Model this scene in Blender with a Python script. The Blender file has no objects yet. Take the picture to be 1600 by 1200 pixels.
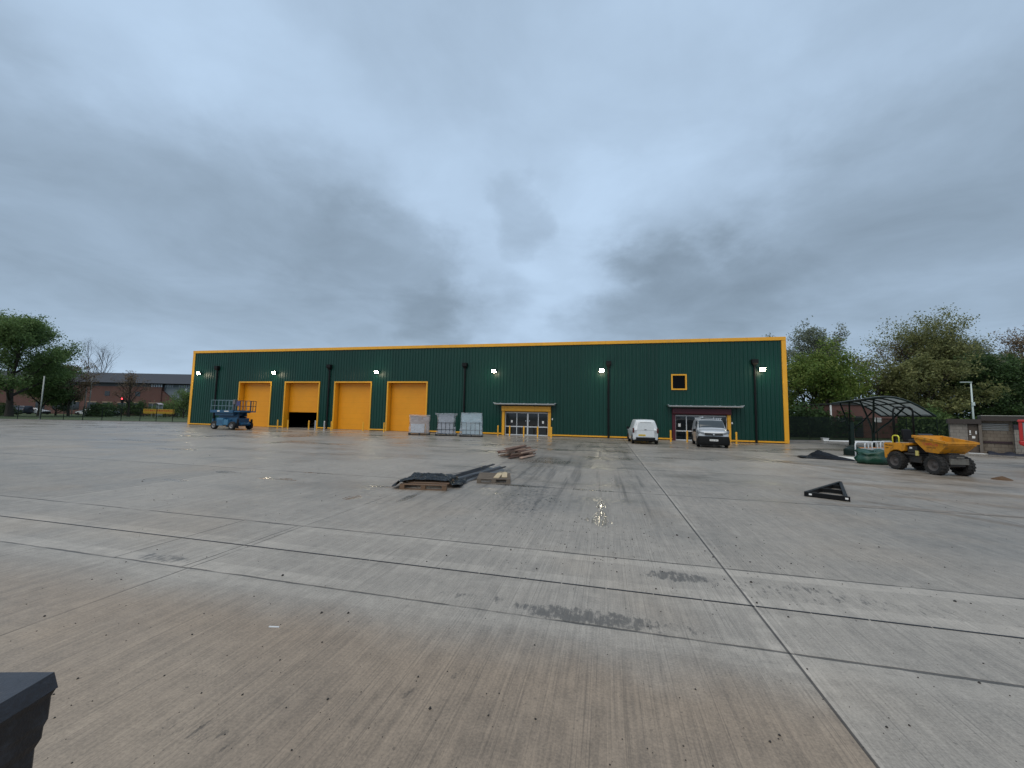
import bpy, math, random
import numpy as np
from mathutils import Vector, Matrix
R = math.radians
PI = math.pi
scene = bpy.context.scene
COL = scene.collection

# ------------------------------------------------------------------ camera
# world: X runs along the warehouse front, Y points into the warehouse, Z up; camera 1.92 m above the yard
FWD = Vector((-0.2340116, 0.9689393, 0.0799700))
RGT = Vector((0.97223338, 0.23314161, 0.02018039))
UPV = Vector((-9.09235287e-04, -0.0824719473, 0.996592972))
CAM = Vector((0, 0, 1.92))
FPX = 612.34
cd = bpy.data.cameras.new('camera')
cam = bpy.data.objects.new('camera', cd)
COL.objects.link(cam)
cd.sensor_width = 36.0
cd.lens = 36.0 * FPX / 1600.0
cd.clip_start = 0.05
cd.clip_end = 4000
cam.matrix_world = Matrix(((RGT.x, UPV.x, -FWD.x, CAM.x), (RGT.y, UPV.y, -FWD.y, CAM.y),
                           (RGT.z, UPV.z, -FWD.z, CAM.z), (0, 0, 0, 1)))
scene.camera = cam

def far_spot(px, depth, z=0.0):
    """ground position in the direction of a photo column, at a depth along the optical axis"""
    d = FWD * FPX + RGT * (px - 800)
    d = d / FPX * depth
    return Vector((d.x, d.y, z))

# ------------------------------------------------------------------ render / colour
scene.render.engine = 'CYCLES'
scene.cycles.use_denoising = True
scene.cycles.max_bounces = 7
scene.cycles.diffuse_bounces = 3
scene.cycles.glossy_bounces = 4
scene.cycles.transparent_max_bounces = 12
scene.cycles.sample_clamp_indirect = 6
scene.view_settings.view_transform = 'Standard'
scene.view_settings.look = 'None'
scene.view_settings.gamma = 1
scene.view_settings.exposure = 0.22
scene.view_settings.use_curve_mapping = False

# ------------------------------------------------------------------ node expressions
class X:
    def __init__(s, nt, k): s.nt, s.k = nt, k
    def _m(s, op, *a, clamp=False):
        n = s.nt.nodes.new('ShaderNodeMath'); n.operation = op; n.use_clamp = clamp
        for i, v in enumerate((s,) + a):
            if isinstance(v, X): s.nt.links.new(v.k, n.inputs[i])
            else: n.inputs[i].default_value = v
        return X(s.nt, n.outputs[0])
    def __add__(s, o): return s._m('ADD', o)
    def __radd__(s, o): return s._m('ADD', o)
    def __sub__(s, o): return s._m('SUBTRACT', o)
    def __rsub__(s, o): return (s * -1.0) + o
    def __mul__(s, o): return s._m('MULTIPLY', o)
    def __rmul__(s, o): return s._m('MULTIPLY', o)
    def __truediv__(s, o): return s._m('DIVIDE', o)
    def abs(s): return s._m('ABSOLUTE')
    def frac(s): return s._m('FRACT')
    def floor(s): return s._m('FLOOR')
    def gt(s, o): return s._m('GREATER_THAN', o)
    def lt(s, o): return s._m('LESS_THAN', o)
    def min(s, o): return s._m('MINIMUM', o)
    def max(s, o): return s._m('MAXIMUM', o)
    def clamp(s): return s._m('ADD', 0.0, clamp=True)
    def pow(s, o): return s._m('POWER', o)
    def exp(s): return s._m('EXPONENT')
    def sqrt(s): return s._m('SQRT')
    def asin(s): return s._m('ARCSINE')
    def atan2(s, o): return s._m('ARCTAN2', o)
    def step(s, a, b):
        """smoothstep from a to b (a may exceed b)"""
        n = s.nt.nodes.new('ShaderNodeMapRange'); n.interpolation_type = 'SMOOTHSTEP'
        s.nt.links.new(s.k, n.inputs[0])
        if a < b: v = (a, b, 0., 1.)
        else: v = (b, a, 1., 0.)
        for i in range(4): n.inputs[i + 1].default_value = v[i]
        return X(s.nt, n.outputs[0])

class NT:
    def __init__(s, nt):
        s.nt = nt; nt.nodes.clear()
    def new(s, t): return s.nt.nodes.new(t)
    def link(s, a, b): s.nt.links.new(a.k if isinstance(a, X) else a, b)
    def coord(s, kind='Object'):
        n = s.new('ShaderNodeTexCoord'); return n.outputs[kind]
    def sep(s, v):
        n = s.new('ShaderNodeSeparateXYZ'); s.link(v, n.inputs[0]); return [X(s.nt, n.outputs[i]) for i in range(3)]
    def comb(s, a, b, c=0.0):
        n = s.new('ShaderNodeCombineXYZ')
        for i, v in enumerate((a, b, c)):
            if isinstance(v, X): s.link(v, n.inputs[i])
            else: n.inputs[i].default_value = v
        return n.outputs[0]
    def noise(s, vec, scale=1.0, detail=2.0, rough=0.5, dist=0.0):
        n = s.new('ShaderNodeTexNoise'); s.link(vec, n.inputs['Vector'])
        n.inputs['Scale'].default_value = scale; n.inputs['Detail'].default_value = detail
        n.inputs['Roughness'].default_value = rough; n.inputs['Distortion'].default_value = dist
        return X(s.nt, n.outputs[0])
    def white(s, a, b):
        n = s.new('ShaderNodeTexWhiteNoise'); n.noise_dimensions = '2D'
        s.link(s.comb(a, b), n.inputs['Vector']); return X(s.nt, n.outputs[0])
    def col(s, c):
        n = s.new('ShaderNodeRGB'); n.outputs[0].default_value = (c[0], c[1], c[2], 1); return n.outputs[0]
    def mix(s, f, a, b, mode='MIX'):
        n = s.new('ShaderNodeMix'); n.data_type = 'RGBA'; n.blend_type = mode
        if isinstance(f, X): s.link(f, n.inputs[0])
        else: n.inputs[0].default_value = f
        for i, v in ((6, a), (7, b)):
            if isinstance(v, (tuple, list)): n.inputs[i].default_value = (v[0], v[1], v[2], 1)
            else: s.link(v, n.inputs[i])
        return n.outputs[2]
    def scalecol(s, c, f):
        """colour times a number"""
        n = s.new('ShaderNodeVectorMath'); n.operation = 'SCALE'
        if isinstance(c, (tuple, list)): c = s.col(c)
        s.link(c, n.inputs[0])
        if isinstance(f, X): s.link(f, n.inputs['Scale'])
        else: n.inputs['Scale'].default_value = f
        return n.outputs[0]
    def out(s, color, rough=0.5, metal=0.0, height=None, hdist=0.01, hstr=1.0, spec=0.5, coat=0.0, trans=0.0, alpha=None, emit=None, estr=0.0):
        p = s.new('ShaderNodeBsdfPrincipled')
        def put(nm, v):
            if isinstance(v, X) or not isinstance(v, (int, float, tuple, list)): s.link(v, p.inputs[nm])
            elif isinstance(v, (tuple, list)): p.inputs[nm].default_value = (v[0], v[1], v[2], 1)
            else: p.inputs[nm].default_value = v
        put('Base Color', color); put('Roughness', rough); put('Metallic', metal); put('Specular IOR Level', spec)
        if coat: put('Coat Weight', coat); p.inputs['Coat Roughness'].default_value = 0.08
        if trans: put('Transmission Weight', trans)
        if alpha is not None: put('Alpha', alpha)
        if emit is not None: put('Emission Color', emit); put('Emission Strength', estr)
        if height is not None:
            b = s.new('ShaderNodeBump'); b.inputs['Distance'].default_value = hdist; b.inputs['Strength'].default_value = hstr
            s.link(height, b.inputs['Height']); s.link(b.outputs[0], p.inputs['Normal'])
        o = s.new('ShaderNodeOutputMaterial'); s.link(p.outputs[0], o.inputs[0])
        return p

def newmat(name):
    m = bpy.data.materials.new(name); m.use_nodes = True
    return m, NT(m.node_tree)

# ------------------------------------------------------------------ sky and sun
SUN_EL, SUN_AZ = 56.0, 200.0          # azimuth clockwise from +Y: high, behind the camera's left shoulder
world = bpy.data.worlds.new('World')
scene.world = world
world.use_nodes = True
w = NT(world.node_tree)
gx, gy, gz = w.sep(w.coord('Generated'))
wz = gz.max(0.0)
den = wz + 0.16
flat = w.comb(gx / den, gy / den, 0.0)
n1 = w.noise(flat, 1.1, 3, 0.5) - 0.5
n2 = w.noise(w.comb(gx / den + 7.3, gy / den - 3.1, 0.0), 1.1, 3, 0.5) - 0.5
n3 = w.noise(w.comb(gx * 1.0, gy * 1.0, gz * 1.6), 5.5, 5, 0.58) - 0.5
n4 = w.noise(w.comb(gx + 3.0, gy - 2.0, gz * 1.6 + 5.0), 5.5, 5, 0.58) - 0.5
fine = w.noise(w.comb(gx, gy, gz * 1.8), 2.6, 6, 0.55) - 0.5
wisp = w.noise(flat, 2.3, 5, 0.58, 0.4) - 0.5
big = w.noise(w.comb(gx / den, gy / den, 4.2), 0.6, 3, 0.5) - 0.5
DEG = 57.29578
az = gx.atan2(gy) * DEG + 11.6                       # degrees right of the bright gap in the cloud
el = wz.asin() * DEG
azw = az + n1 * 16.0 + n3 * 15.0
elw = el + n2 * 12.0 + n4 * 13.0
# a low dark deck with a bright V-shaped gap over the warehouse, paler near the horizon
right_half = azw.step(-3.0, 3.0)
gap = (elw - 12.0).max(0.0) * 0.62 + 4.5
side_l = (azw * -1.0 - gap).step(-2.0, 6.5) * (1.0 - right_half)
side_r = (azw - gap).step(-2.0, 7.5) * right_half
deck = (side_l + side_r) * elw.step(36.0, 20.0)
low = el.step(2.5, 13.0) * 0.62 + 0.38
dark = deck * low
def lump(a0, e0, ra, re_, amt):
    """a soft darker or brighter mass, degrees"""
    q = ((azw - a0) / ra).pow(2.0) + ((elw - e0) / re_).pow(2.0)
    return q.step(1.9, 0.1) * amt
lum = 0.525 + fine * 0.16 + big * 0.14 + wisp * 0.17
lum = lum - dark * (0.150 + fine * 0.22)
for q in ((-21, 20, 12, 6, -.04), (-10, 14, 9, 4.5, -.07), (-1.5, 27, 4.6, 5.0, -.085), (-36, 26, 14, 8, -.03), (24, 16, 12, 6, -.07), (44, 22, 14, 9, -.04),
          (15, 29, 15, 7, .055), (2, 17, 6, 4, .04), (-46, 38, 18, 9, .03), (36, 52, 16, 12, .05), (-14, 52, 22, 12, -.035), (60, 40, 20, 14, -.05)):
    lum = lum + lump(*q)
lum = lum + el.step(8.0, 1.0) * 0.03
lum = lum.max(0.10)
t = lum.step(0.20, 0.52)
tint = w.mix(t, (0.75, 0.985, 1.24), (0.765, 1.0, 1.29))
cloud = w.scalecol(tint, lum)
bgc = w.new('ShaderNodeBackground'); w.link(cloud, bgc.inputs[0]); bgc.inputs[1].default_value = 1.0
sky = w.new('ShaderNodeTexSky'); sky.sky_type = 'NISHITA'; sky.sun_disc = False
sky.sun_elevation = R(SUN_EL); sky.sun_rotation = R(SUN_AZ)
bgs = w.new('ShaderNodeBackground'); w.link(sky.outputs[0], bgs.inputs[0]); bgs.inputs[1].default_value = 0.10
mx = w.new('ShaderNodeMixShader'); mx.inputs[0].default_value = 0.93
w.link(bgs.outputs[0], mx.inputs[1]); w.link(bgc.outputs[0], mx.inputs[2])
wo = w.new('ShaderNodeOutputWorld'); w.link(mx.outputs[0], wo.inputs[0])

sl = bpy.data.lights.new('sun', 'SUN')
sl.energy = 1.5
sl.angle = R(70)
sl.color = (1.0, 0.90, 0.76)
sun = bpy.data.objects.new('sun', sl)
COL.objects.link(sun)
sd = Vector((math.sin(R(SUN_AZ)) * math.cos(R(SUN_EL)), math.cos(R(SUN_AZ)) * math.cos(R(SUN_EL)), math.sin(R(SUN_EL))))
sun.rotation_euler = sd.to_track_quat('Z', 'Y').to_euler()
sun.location = sd * 60

# ------------------------------------------------------------------ mesh helpers
class MB:
    def __init__(s): s.v = []; s.f = []
    def add(s, v, f):
        b = len(s.v); s.v += [tuple(p) for p in v]; s.f += [tuple(i + b for i in q) for q in f]; return s
    def box(s, x0, x1, y0, y1, z0, z1):
        return s.add([(x0, y0, z0), (x1, y0, z0), (x1, y1, z0), (x0, y1, z0), (x0, y0, z1), (x1, y0, z1), (x1, y1, z1), (x0, y1, z1)],
                     [(0, 3, 2, 1), (4, 5, 6, 7), (0, 1, 5, 4), (1, 2, 6, 5), (2, 3, 7, 6), (3, 0, 4, 7)])
    def obox(s, c, size, rz=0.0, ry=0.0, rx=0.0):
        m = Matrix.Rotation(rz, 3, 'Z') @ Matrix.Rotation(ry, 3, 'Y') @ Matrix.Rotation(rx, 3, 'X')
        a, b, d = size[0] / 2, size[1] / 2, size[2] / 2
        p = [Vector(c) + m @ Vector(q) for q in ((-a, -b, -d), (a, -b, -d), (a, b, -d), (-a, b, -d), (-a, -b, d), (a, -b, d), (a, b, d), (-a, b, d))]
        return s.add(p, [(0, 3, 2, 1), (4, 5, 6, 7), (0, 1, 5, 4), (1, 2, 6, 5), (2, 3, 7, 6), (3, 0, 4, 7)])
    def beam(s, a, b, wd, ht, up=(0, 0, 1)):
        """rectangular bar from a to b"""
        a, b = Vector(a), Vector(b); d = (b - a).normalized(); u = Vector(up)
        sd_ = d.cross(u)
        if sd_.length < 1e-4: sd_ = d.cross(Vector((0, 1, 0)))
        sd_.normalize(); u = sd_.cross(d).normalized()
        p = []
        for q in (a, b):
            for i, j in ((-1, -1), (1, -1), (1, 1), (-1, 1)): p.append(q + sd_ * (i * wd / 2) + u * (j * ht / 2))
        return s.add(p, [(0, 1, 2, 3), (7, 6, 5, 4), (0, 4, 5, 1), (1, 5, 6, 2), (2, 6, 7, 3), (3, 7, 4, 0)])
    def tube(s, a, b, r0, r1=None, n=8, caps=True):
        return s.path([a, b], [r0, r0 if r1 is None else r1], n, caps)
    def path(s, pts, r, n=8, caps=True):
        pts = [Vector(p) for p in pts]
        if not isinstance(r, (list, tuple)): r = [r] * len(pts)
        vs, fs = [], []
        ref = None
        for i, p in enumerate(pts):
            d = (pts[min(i + 1, len(pts) - 1)] - pts[max(i - 1, 0)])
            d = d.normalized() if d.length > 1e-9 else Vector((0, 0, 1))
            if ref is None:
                ref = Vector((1, 0, 0)) if abs(d.x) < 0.9 else Vector((0, 1, 0))
            e1 = (ref - d * ref.dot(d)).normalized(); ref = e1
            e2 = d.cross(e1)
            for k in range(n):
                a_ = 2 * PI * k / n
                vs.append(p + (e1 * math.cos(a_) + e2 * math.sin(a_)) * r[i])
        for i in range(len(pts) - 1):
            for k in range(n):
                k2 = (k + 1) % n
                fs.append((i * n + k, i * n + k2, (i + 1) * n + k2, (i + 1) * n + k))
        if caps:
            fs.append(tuple(range(n - 1, -1, -1))); fs.append(tuple(range((len(pts) - 1) * n, len(pts) * n)))
        return s.add(vs, fs)
    def prism(s, poly, axis, a, b):
        """polygon (2-D) extruded along axis from a to b; poly is (y,z) for x, (x,z) for y, (x,y) for z"""
        n = len(poly); vs = []
        for t_ in (a, b):
            for p, q in poly:
                vs.append((t_, p, q) if axis == 'x' else (p, t_, q) if axis == 'y' else (p, q, t_))
        fs = [tuple(range(n)), tuple(range(2 * n - 1, n - 1, -1))]
        for i in range(n):
            j = (i + 1) % n; fs.append((i, i + n, j + n, j))
        return s.add(vs, fs)
    def grid(s, fn, nu, nv):
        vs = [fn(i / nu, j / nv) for i in range(nu + 1) for j in range(nv + 1)]
        fs = [(i * (nv + 1) + j, (i + 1) * (nv + 1) + j, (i + 1) * (nv + 1) + j + 1, i * (nv + 1) + j + 1) for i in range(nu) for j in range(nv)]
        return s.add(vs, fs)
    def lathe(s, prof, n=24, axis='y', c=(0, 0, 0)):
        """profile of (radius, along) turned round an axis"""
        vs, fs = [], []
        for r_, h_ in prof:
            for k in range(n):
                a_ = 2 * PI * k / n; ca, sa = r_ * math.cos(a_), r_ * math.sin(a_)
                q = (ca, h_, sa) if axis == 'y' else (ca, sa, h_) if axis == 'z' else (h_, ca, sa)
                vs.append((c[0] + q[0], c[1] + q[1], c[2] + q[2]))
        for i in range(len(prof) - 1):
            for k in range(n):
                k2 = (k + 1) % n; fs.append((i * n + k, i * n + k2, (i + 1) * n + k2, (i + 1) * n + k))
        return s.add(vs, fs)
    def build(s, name, m, parent=None, smooth=False, bevel=0.0, world=False, solid=0.0, fixn=True):
        me = bpy.data.meshes.new(name)
        v = s.v
        if world and parent is not None:
            L = parent.location; v = [(p[0] - L.x, p[1] - L.y, p[2] - L.z) for p in v]
        me.from_pydata(v, [], s.f)
        if fixn:
            import bmesh
            bm = bmesh.new(); bm.from_mesh(me); bmesh.ops.recalc_face_normals(bm, faces=bm.faces); bm.to_mesh(me); bm.free()
        me.materials.append(m)
        if smooth: me.polygons.foreach_set('use_smooth', [True] * len(me.polygons))
        o = bpy.data.objects.new(name, me); COL.objects.link(o)
        if parent is not None: o.parent = parent
        if solid:
            q = o.modifiers.new('solid', 'SOLIDIFY'); q.thickness = solid; q.offset = 0
        if bevel:
            q = o.modifiers.new('bevel', 'BEVEL'); q.width = bevel; q.segments = 2; q.limit_method = 'ANGLE'; q.angle_limit = R(40)
        return o

def tag(o, label=None, cat=None, group=None, kind=None):
    if label: o['label'] = label
    if cat: o['category'] = cat
    if group: o['group'] = group
    if kind: o['kind'] = kind
    return o

def thing(name, label, cat, loc=(0, 0, 0), rz=0.0, group=None):
    o = bpy.data.objects.new(name, None); COL.objects.link(o)
    o.empty_display_size = 0.3
    o.location = loc; o.rotation_euler = (0, 0, rz)
    return tag(o, label, cat, group)

def dup(root, loc, rz=None, label=None, group=None):
    r_ = root.copy(); COL.objects.link(r_); r_.location = loc
    if rz is not None: r_.rotation_euler = (0, 0, rz)
    if label: r_['label'] = label
    if group: r_['group'] = group
    for ch in list(root.children):
        c = ch.copy(); COL.objects.link(c); c.parent = r_
        for g in list(ch.children):
            d = g.copy(); COL.objects.link(d); d.parent = c
    return r_

def lettering(name, body, size, m, parent, loc, rot, width=None, extrude=0.002):
    cu = bpy.data.curves.new(name, 'FONT'); cu.body = body; cu.size = size; cu.extrude = extrude
    cu.align_x = 'CENTER'; cu.align_y = 'CENTER'; cu.resolution_u = 2
    o = bpy.data.objects.new(name, cu); COL.objects.link(o)
    bpy.context.view_layer.update()
    me = bpy.data.meshes.new_from_object(o.evaluated_get(bpy.context.evaluated_depsgraph_get()))
    bpy.data.objects.remove(o); bpy.data.curves.remove(cu)
    me.materials.clear(); me.materials.append(m)
    n = bpy.data.objects.new(name, me); COL.objects.link(n); n.parent = parent
    n.location = loc; n.rotation_euler = rot
    if width:
        xs = [v.co.x for v in me.vertices]; k = width / max(1e-6, max(xs) - min(xs)); n.scale = (k, 1, 1)
    return n

# ------------------------------------------------------------------ plain materials
MATS = {}
def M(name, c=None, rough=0.5, metal=0.0, var=0.12, scale=2.0, dirt=0.0, dirtc=(0.12, 0.10, 0.08), bump=0.0, bscale=40, spec=0.5, coat=0.0, trans=0.0, stretch=(1, 1, 1)):
    if name in MATS: return MATS[name]
    m, n = newmat(name)
    x, y, z = n.sep(n.coord('Object'))
    vec = n.comb(x * stretch[0], y * stretch[1], z * stretch[2])
    a = n.noise(vec, scale, 4, 0.6)
    b = n.noise(vec, scale * 9, 3, 0.6)
    f = (a - 0.5) * (2 * var) + (b - 0.5) * var + 1.0
    col = n.scalecol(c, f)
    rg = (b - 0.5) * 0.16 + rough
    if dirt:
        g = n.noise(vec, scale * 2.3, 5, 0.65).step(0.62 - dirt * 0.3, 0.80 - dirt * 0.2)
        col = n.mix(g * min(1.0, dirt * 1.5), col, dirtc)
        rg = rg + g * 0.2
    h = n.noise(vec, bscale, 3, 0.6) if bump else None
    n.out(col, rg.max(0.03), metal, height=h, hdist=bump, spec=spec, coat=coat, trans=trans)
    MATS[name] = m
    return m

wall_green = M('green_profiled_steel', (0.004, 0.056, 0.037), 0.36, var=0.10, scale=0.3, spec=0.5, stretch=(1, 1, .2))
def cladding():
    m, n = newmat('green_cladding')
    x, y, z = n.sep(n.coord('Object'))
    sheet = n.white((x / 1.0).floor(), 3.0) - 0.5
    streak = n.noise(n.comb(x * 7.0, y, z * 0.12), 1.0, 4, 0.6) - 0.5
    cloud_ = n.noise(n.comb(x, y, z), 0.25, 4, 0.6) - 0.5
    f = 1.0 + sheet * 0.16 + streak * 0.45 + cloud_ * 0.30
    dirt = n.noise(n.comb(x * 3.0, y, z * 0.5), 1.3, 5, 0.65).step(0.56, 0.74) * 0.30
    c = n.mix(dirt, n.scalecol((0.0030, 0.041, 0.029), f), (0.014, 0.040, 0.028))
    n.out(c, 0.36 + streak * 0.25 + dirt * 0.3, spec=0.38)
    return m
wall_green = cladding()
def trim_mat():
    m, n = newmat('yellow_trim')
    x, y, z = n.sep(n.coord('Object'))
    v = n.comb(x, y, z)
    seam = (((x + 0.7) / 3.0).frac() - 0.5).abs().gt(0.4972)
    piece = n.white(((x + 2.2) / 3.0).floor(), 1.0) - 0.5
    grime = n.noise(n.comb(x * 2.5, y * 2.0, z * 0.5), 1.4, 5, 0.65).step(0.50, 0.75)
    a = n.noise(v, 0.8, 4, 0.6) - 0.5
    c = n.mix(grime * 0.35, n.scalecol((0.80, 0.385, 0.022), 1.0 + piece * 0.10 + a * 0.25), (0.42, 0.24, 0.06))
    n.out(n.scalecol(c, 1.0 - seam * 0.55), 0.34 + grime * 0.25, spec=0.5)
    return m
trim_yellow = trim_mat()
black_plastic = M('black_plastic', (0.007, 0.0075, 0.008), 0.5, var=0.2, spec=.2)
rubber = M('tyre_rubber', (0.014, 0.0135, 0.0125), 0.85, var=0.3, scale=4, dirt=0.3, dirtc=(0.10, 0.085, 0.07))
silver = M('galvanised_steel', (0.55, 0.57, 0.58), 0.38, metal=0.75, var=0.1, scale=5)
alu_white = M('pale_aluminium', (0.60, 0.62, 0.63), 0.4, var=0.05)
paper = M('white_paper', (0.75, 0.75, 0.73), 0.8, var=0.03)
maroon = M('maroon_paint', (0.075, 0.008, 0.016), 0.45, var=0.1)
dark_glass = M('dark_glass', (0.010, 0.013, 0.015), 0.06, var=0.1, spec=0.6)
dark_metal = M('dark_metal', (0.012, 0.0125, 0.0135), 0.5, metal=0.1, var=0.2, spec=.25)
# ------------------------------------------------------------------ ground: grass land out to the horizon and the concrete yard
def concrete():
    m, n = newmat('wet_brushed_concrete')
    x, y, z = n.sep(n.coord('Object'))
    P2 = n.comb(x, y)
    big = n.noise(P2, 0.16, 4, 0.55)
    mid = n.noise(P2, 0.9, 5, 0.6)
    sm = n.noise(P2, 7.0, 5, 0.65)
    gr = n.noise(P2, 55.0, 3, 0.7)
    wob = (n.noise(P2, 1.3, 3, 0.6) - 0.5) * 0.05
    brush = n.noise(n.comb(x * 42.0 + wob * 8.0, y * 1.1), 1.0, 3, 0.65)
    brush2 = n.noise(n.comb(x * 9.0, y * 0.30), 1.0, 4, 0.6)
    xs = x + wob; ys = y + wob
    # slab grid
    fx = ((xs - 1.48) / 6.4).frac(); dx = fx.min(1.0 - fx) * 6.4
    upper = y.gt(4.8)
    u = upper * (ys - 5.75) + (1.0 - upper) * (3.87 - ys)
    fu = (u / 4.95).frac(); dy = fu.min(1.0 - fu) * 4.95
    inband = (u.lt(0.0))
    ix = ((x - 1.48) / 6.4).floor(); iy = (u / 4.95).floor() + upper * 20.0
    slab = n.white(ix, iy) - 0.5
    slab2 = n.white(ix + 31.0, iy + 7.0)
    # base tone
    left_front = (1.0 - upper) * (1.0 - inband) * xs.lt(1.48) * ((x + mid * 4.0).step(-8.0, -1.0) * 0.55 + 0.45) * (ys + mid * 0.8).step(4.15, 3.35)
    base = n.mix(left_front * 0.92, (0.268, 0.241, 0.206), (0.250, 0.190, 0.134))
    warm = n.noise(P2, 0.33, 3, 0.5).step(0.48, 0.68)
    base = n.mix(warm * 0.45, base, (0.260, 0.214, 0.164))
    tone = 1.0 + slab * 0.15 + (big - 0.5) * 0.55 + (mid - 0.5) * 0.50 + (sm - 0.5) * 0.62 + (gr.step(0.28, 0.72) - 0.5) * 0.34 + (n.noise(n.comb(x * 2.2, y), 3.2, 5, 0.7) - 0.5) * 0.45 + (brush.step(0.30, 0.70) - 0.5) * 0.22 + (brush2 - 0.5) * 0.55
    tone = tone + inband * 0.06
    # pale trowelled margins along the joints and the drain
    edge = n.noise(n.comb(x * 0.7, y * 3.0), 2.0, 4, 0.6)
    near = y.lt(7.0)
    e2 = n.noise(n.comb(x * 1.2, y * 2.0), 3.0, 4, 0.6) * 0.05
    def strip(a, b, c):
        return (ys - a + e2).step(-0.012, 0.012) * (ys - b - e2).step(0.012, -0.012) * c
    sides = strip(5.55, 5.72, 1.0) * ((x * 0.15 + edge * 1.6).step(0.1, 0.9) * 0.75 + 0.25) + strip(4.74, 4.92, 0.9) * edge.step(0.25, 0.55) + strip(3.90, 4.08, 1.0) * x.step(-2.0, -4.0) * edge.step(0.30, 0.5) + strip(3.62, 3.85, 0.55) * edge.step(0.32, 0.5) + strip(4.48, 4.68, .45) * edge.step(0.4, 0.6)
    scr = n.noise(n.comb(x * 3.2, y * 0.45), 1.4, 5, 0.65)
    pale = scr.step(0.56, 0.70) * ((xs + 4.75).abs().step(0.55, 0.10) * y.step(9.8, 8.5) * y.step(3.9, 4.4) * 1.2 + x.step(-3.6, -2.2) * x.step(0.4, -0.8) * y.step(4.0, 4.8) * y.step(7.0, 5.6) * 0.8 + (xs - 1.40).abs().step(0.42, 0.16) * y.step(8.0, 5.0) + x.step(1.9, 2.6) * y.step(3.9, 3.4) * 0.8)
    marg = sides + pale * 0.8 + dy.step(0.24, 0.17) * near * edge.step(0.42, 0.6) * 0.3 + dx.step(0.20, 0.12) * edge.step(0.42, 0.66) * 0.7 + dy.step(0.16, 0.08) * (1.0 - near) * edge.step(0.45, 0.7) * 0.5
    drain = 0.0 * edge
    tone = tone + marg.min(1.15) * 0.21
    # joints, saw cuts and the bright sealed joint on X = 1.48
    jn = n.noise(n.comb(x * 0.8, y * 0.8), 1.5, 3, 0.6)
    wj = jn.step(0.30, 0.75) * 0.011 + 0.006 + y.max(0.0) * 0.0017
    joint = ((wj - dy) * 120.0).clamp() * (jn.step(0.30, 0.52) * 0.70 + 0.30)
    jx = (x - 1.48).abs().gt(0.4) * ((0.010 + y.max(0.0) * 0.0006 - dx) * 150.0).clamp() * (jn.step(0.30, 0.6) * 0.8 + 0.1)
    bandcut = (((0.012 - (xs + 6.15).abs()) * 150.0).clamp() + ((0.012 - (xs + 5.03).abs()) * 150.0).clamp()) * inband
    faint = ((0.012 - (xs + 7.5 + (y - 3.8) * -0.02).abs()) * 100.0).clamp() * (1.0 - upper) * (1.0 - inband) * 0.4 + ((0.02 - (xs - 3.05).abs()) * 60.0).clamp() * y.lt(3.6) * -0.25
    seal_l = ((0.009 + y.max(0.0) * 0.0016 - (x - 1.500 - y.max(0.0) * 0.001).abs()) * 250.0).clamp()
    seal_d = ((0.009 + y.max(0.0) * 0.0010 - (x - 1.478).abs()) * 250.0).clamp()
    cuts = joint.max(jx).max(bandcut)
    # placed stains: (x, y, rx, ry, strength)
    ragged = n.noise(n.comb(x * 7.0, y * 2.6), 2.2, 6, 0.75)
    stain = None
    for (px, py, rx, ry, s_) in ((0.85, 5.30, .42, .16, .9), (-.20, 4.02, .75, .16, .9), (.55, 4.0, .5, .13, .5), (-1.35, 4.1, .5, .10, .5), (-5.55, 4.02, .46, .13, .78),
                                 (-2.2, 2.0, .42, .16, .45), (-1.75, 1.72, .30, .12, .35), (-1.28, 2.62, .10, .07, .5), (-1.05, 2.9, .16, .08, .5), (2.1, 5.2, 1.0, .28, .5), (3.2, 5.1, .5, .2, .4),
                                 (-2.2, 10.75, .9, .22, .9), (-1.9, 9.4, 1.0, 2.3, .62), (-2.5, 16.3, 1.2, 3.2, .6), (-.6, 18.6, .8, 3.4, .5), (-3.0, 12.6, 1.0, 1.4, .55), (.4, 7.4, 1.1, .25, .35), (1.0, 6.4, 1.2, .5, .25), (-2.7, 2.45, .3, .12, .35)):
        q = (((x - px) / rx).pow(2.0) + ((y - py) / ry).pow(2.0))
        b = q.step(1.9, 0.15) * s_
        stain = b if stain is None else stain.max(b)
    stain = ((stain * 1.5 + ragged * 4.2 + brush * 1.6 - 3.75).clamp() * (stain * 6.0).clamp() * 2.2).clamp()
    # wheel-marked wet lane in front of the middle of the warehouse
    lane = x.step(-6.5, -3.2) * x.step(1.6, 0.9) * y.step(6.0, 9.5) * y.step(36.0, 26.0)
    skid = n.noise(n.comb(x * 2.6 + (y * 0.05), y * 0.10), 1.3, 4, 0.62)
    skids = skid.step(0.48, 0.64) * lane * (n.noise(n.comb(x * 15.0, y * 0.25), 1.0, 3, 0.6).step(0.34, 0.60) * 0.75 + 0.25)
    # mud tracks of the dumper on the right
    mud = None
    mw = n.noise(P2, 0.6, 4, 0.6); mwo = (mw - 0.5) * 1.1
    for (ax, ay, bx, by, wd, s_) in ((8.2, 20.8, 12.5, 16.6, .40, .8), (8.0, 19.6, 10.2, 16.0, .30, .6), (7.2, 14.6, 13.5, 13.2, .50, .65), (6.2, 11.5, 9.2, 8.2, .22, .8), (7.5, 12.6, 14.5, 10.0, .35, .5),
                                     (6.2, 24.0, 9.0, 20.0, .35, .5), (9.0, 17.8, 16.0, 16.6, .7, .4), (5.0, 10.9, 14.0, 10.4, .22, .7)):
        ddx, ddy = bx - ax, by - ay; L2 = ddx * ddx + ddy * ddy
        hx = x + mwo * 0.35 - ax; hy = y + mwo * 0.35 - ay
        tt = ((hx * ddx + hy * ddy) / L2).clamp()
        dd = ((hx - tt * ddx).pow(2.0) + (hy - tt * ddy).pow(2.0)).sqrt()
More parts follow.
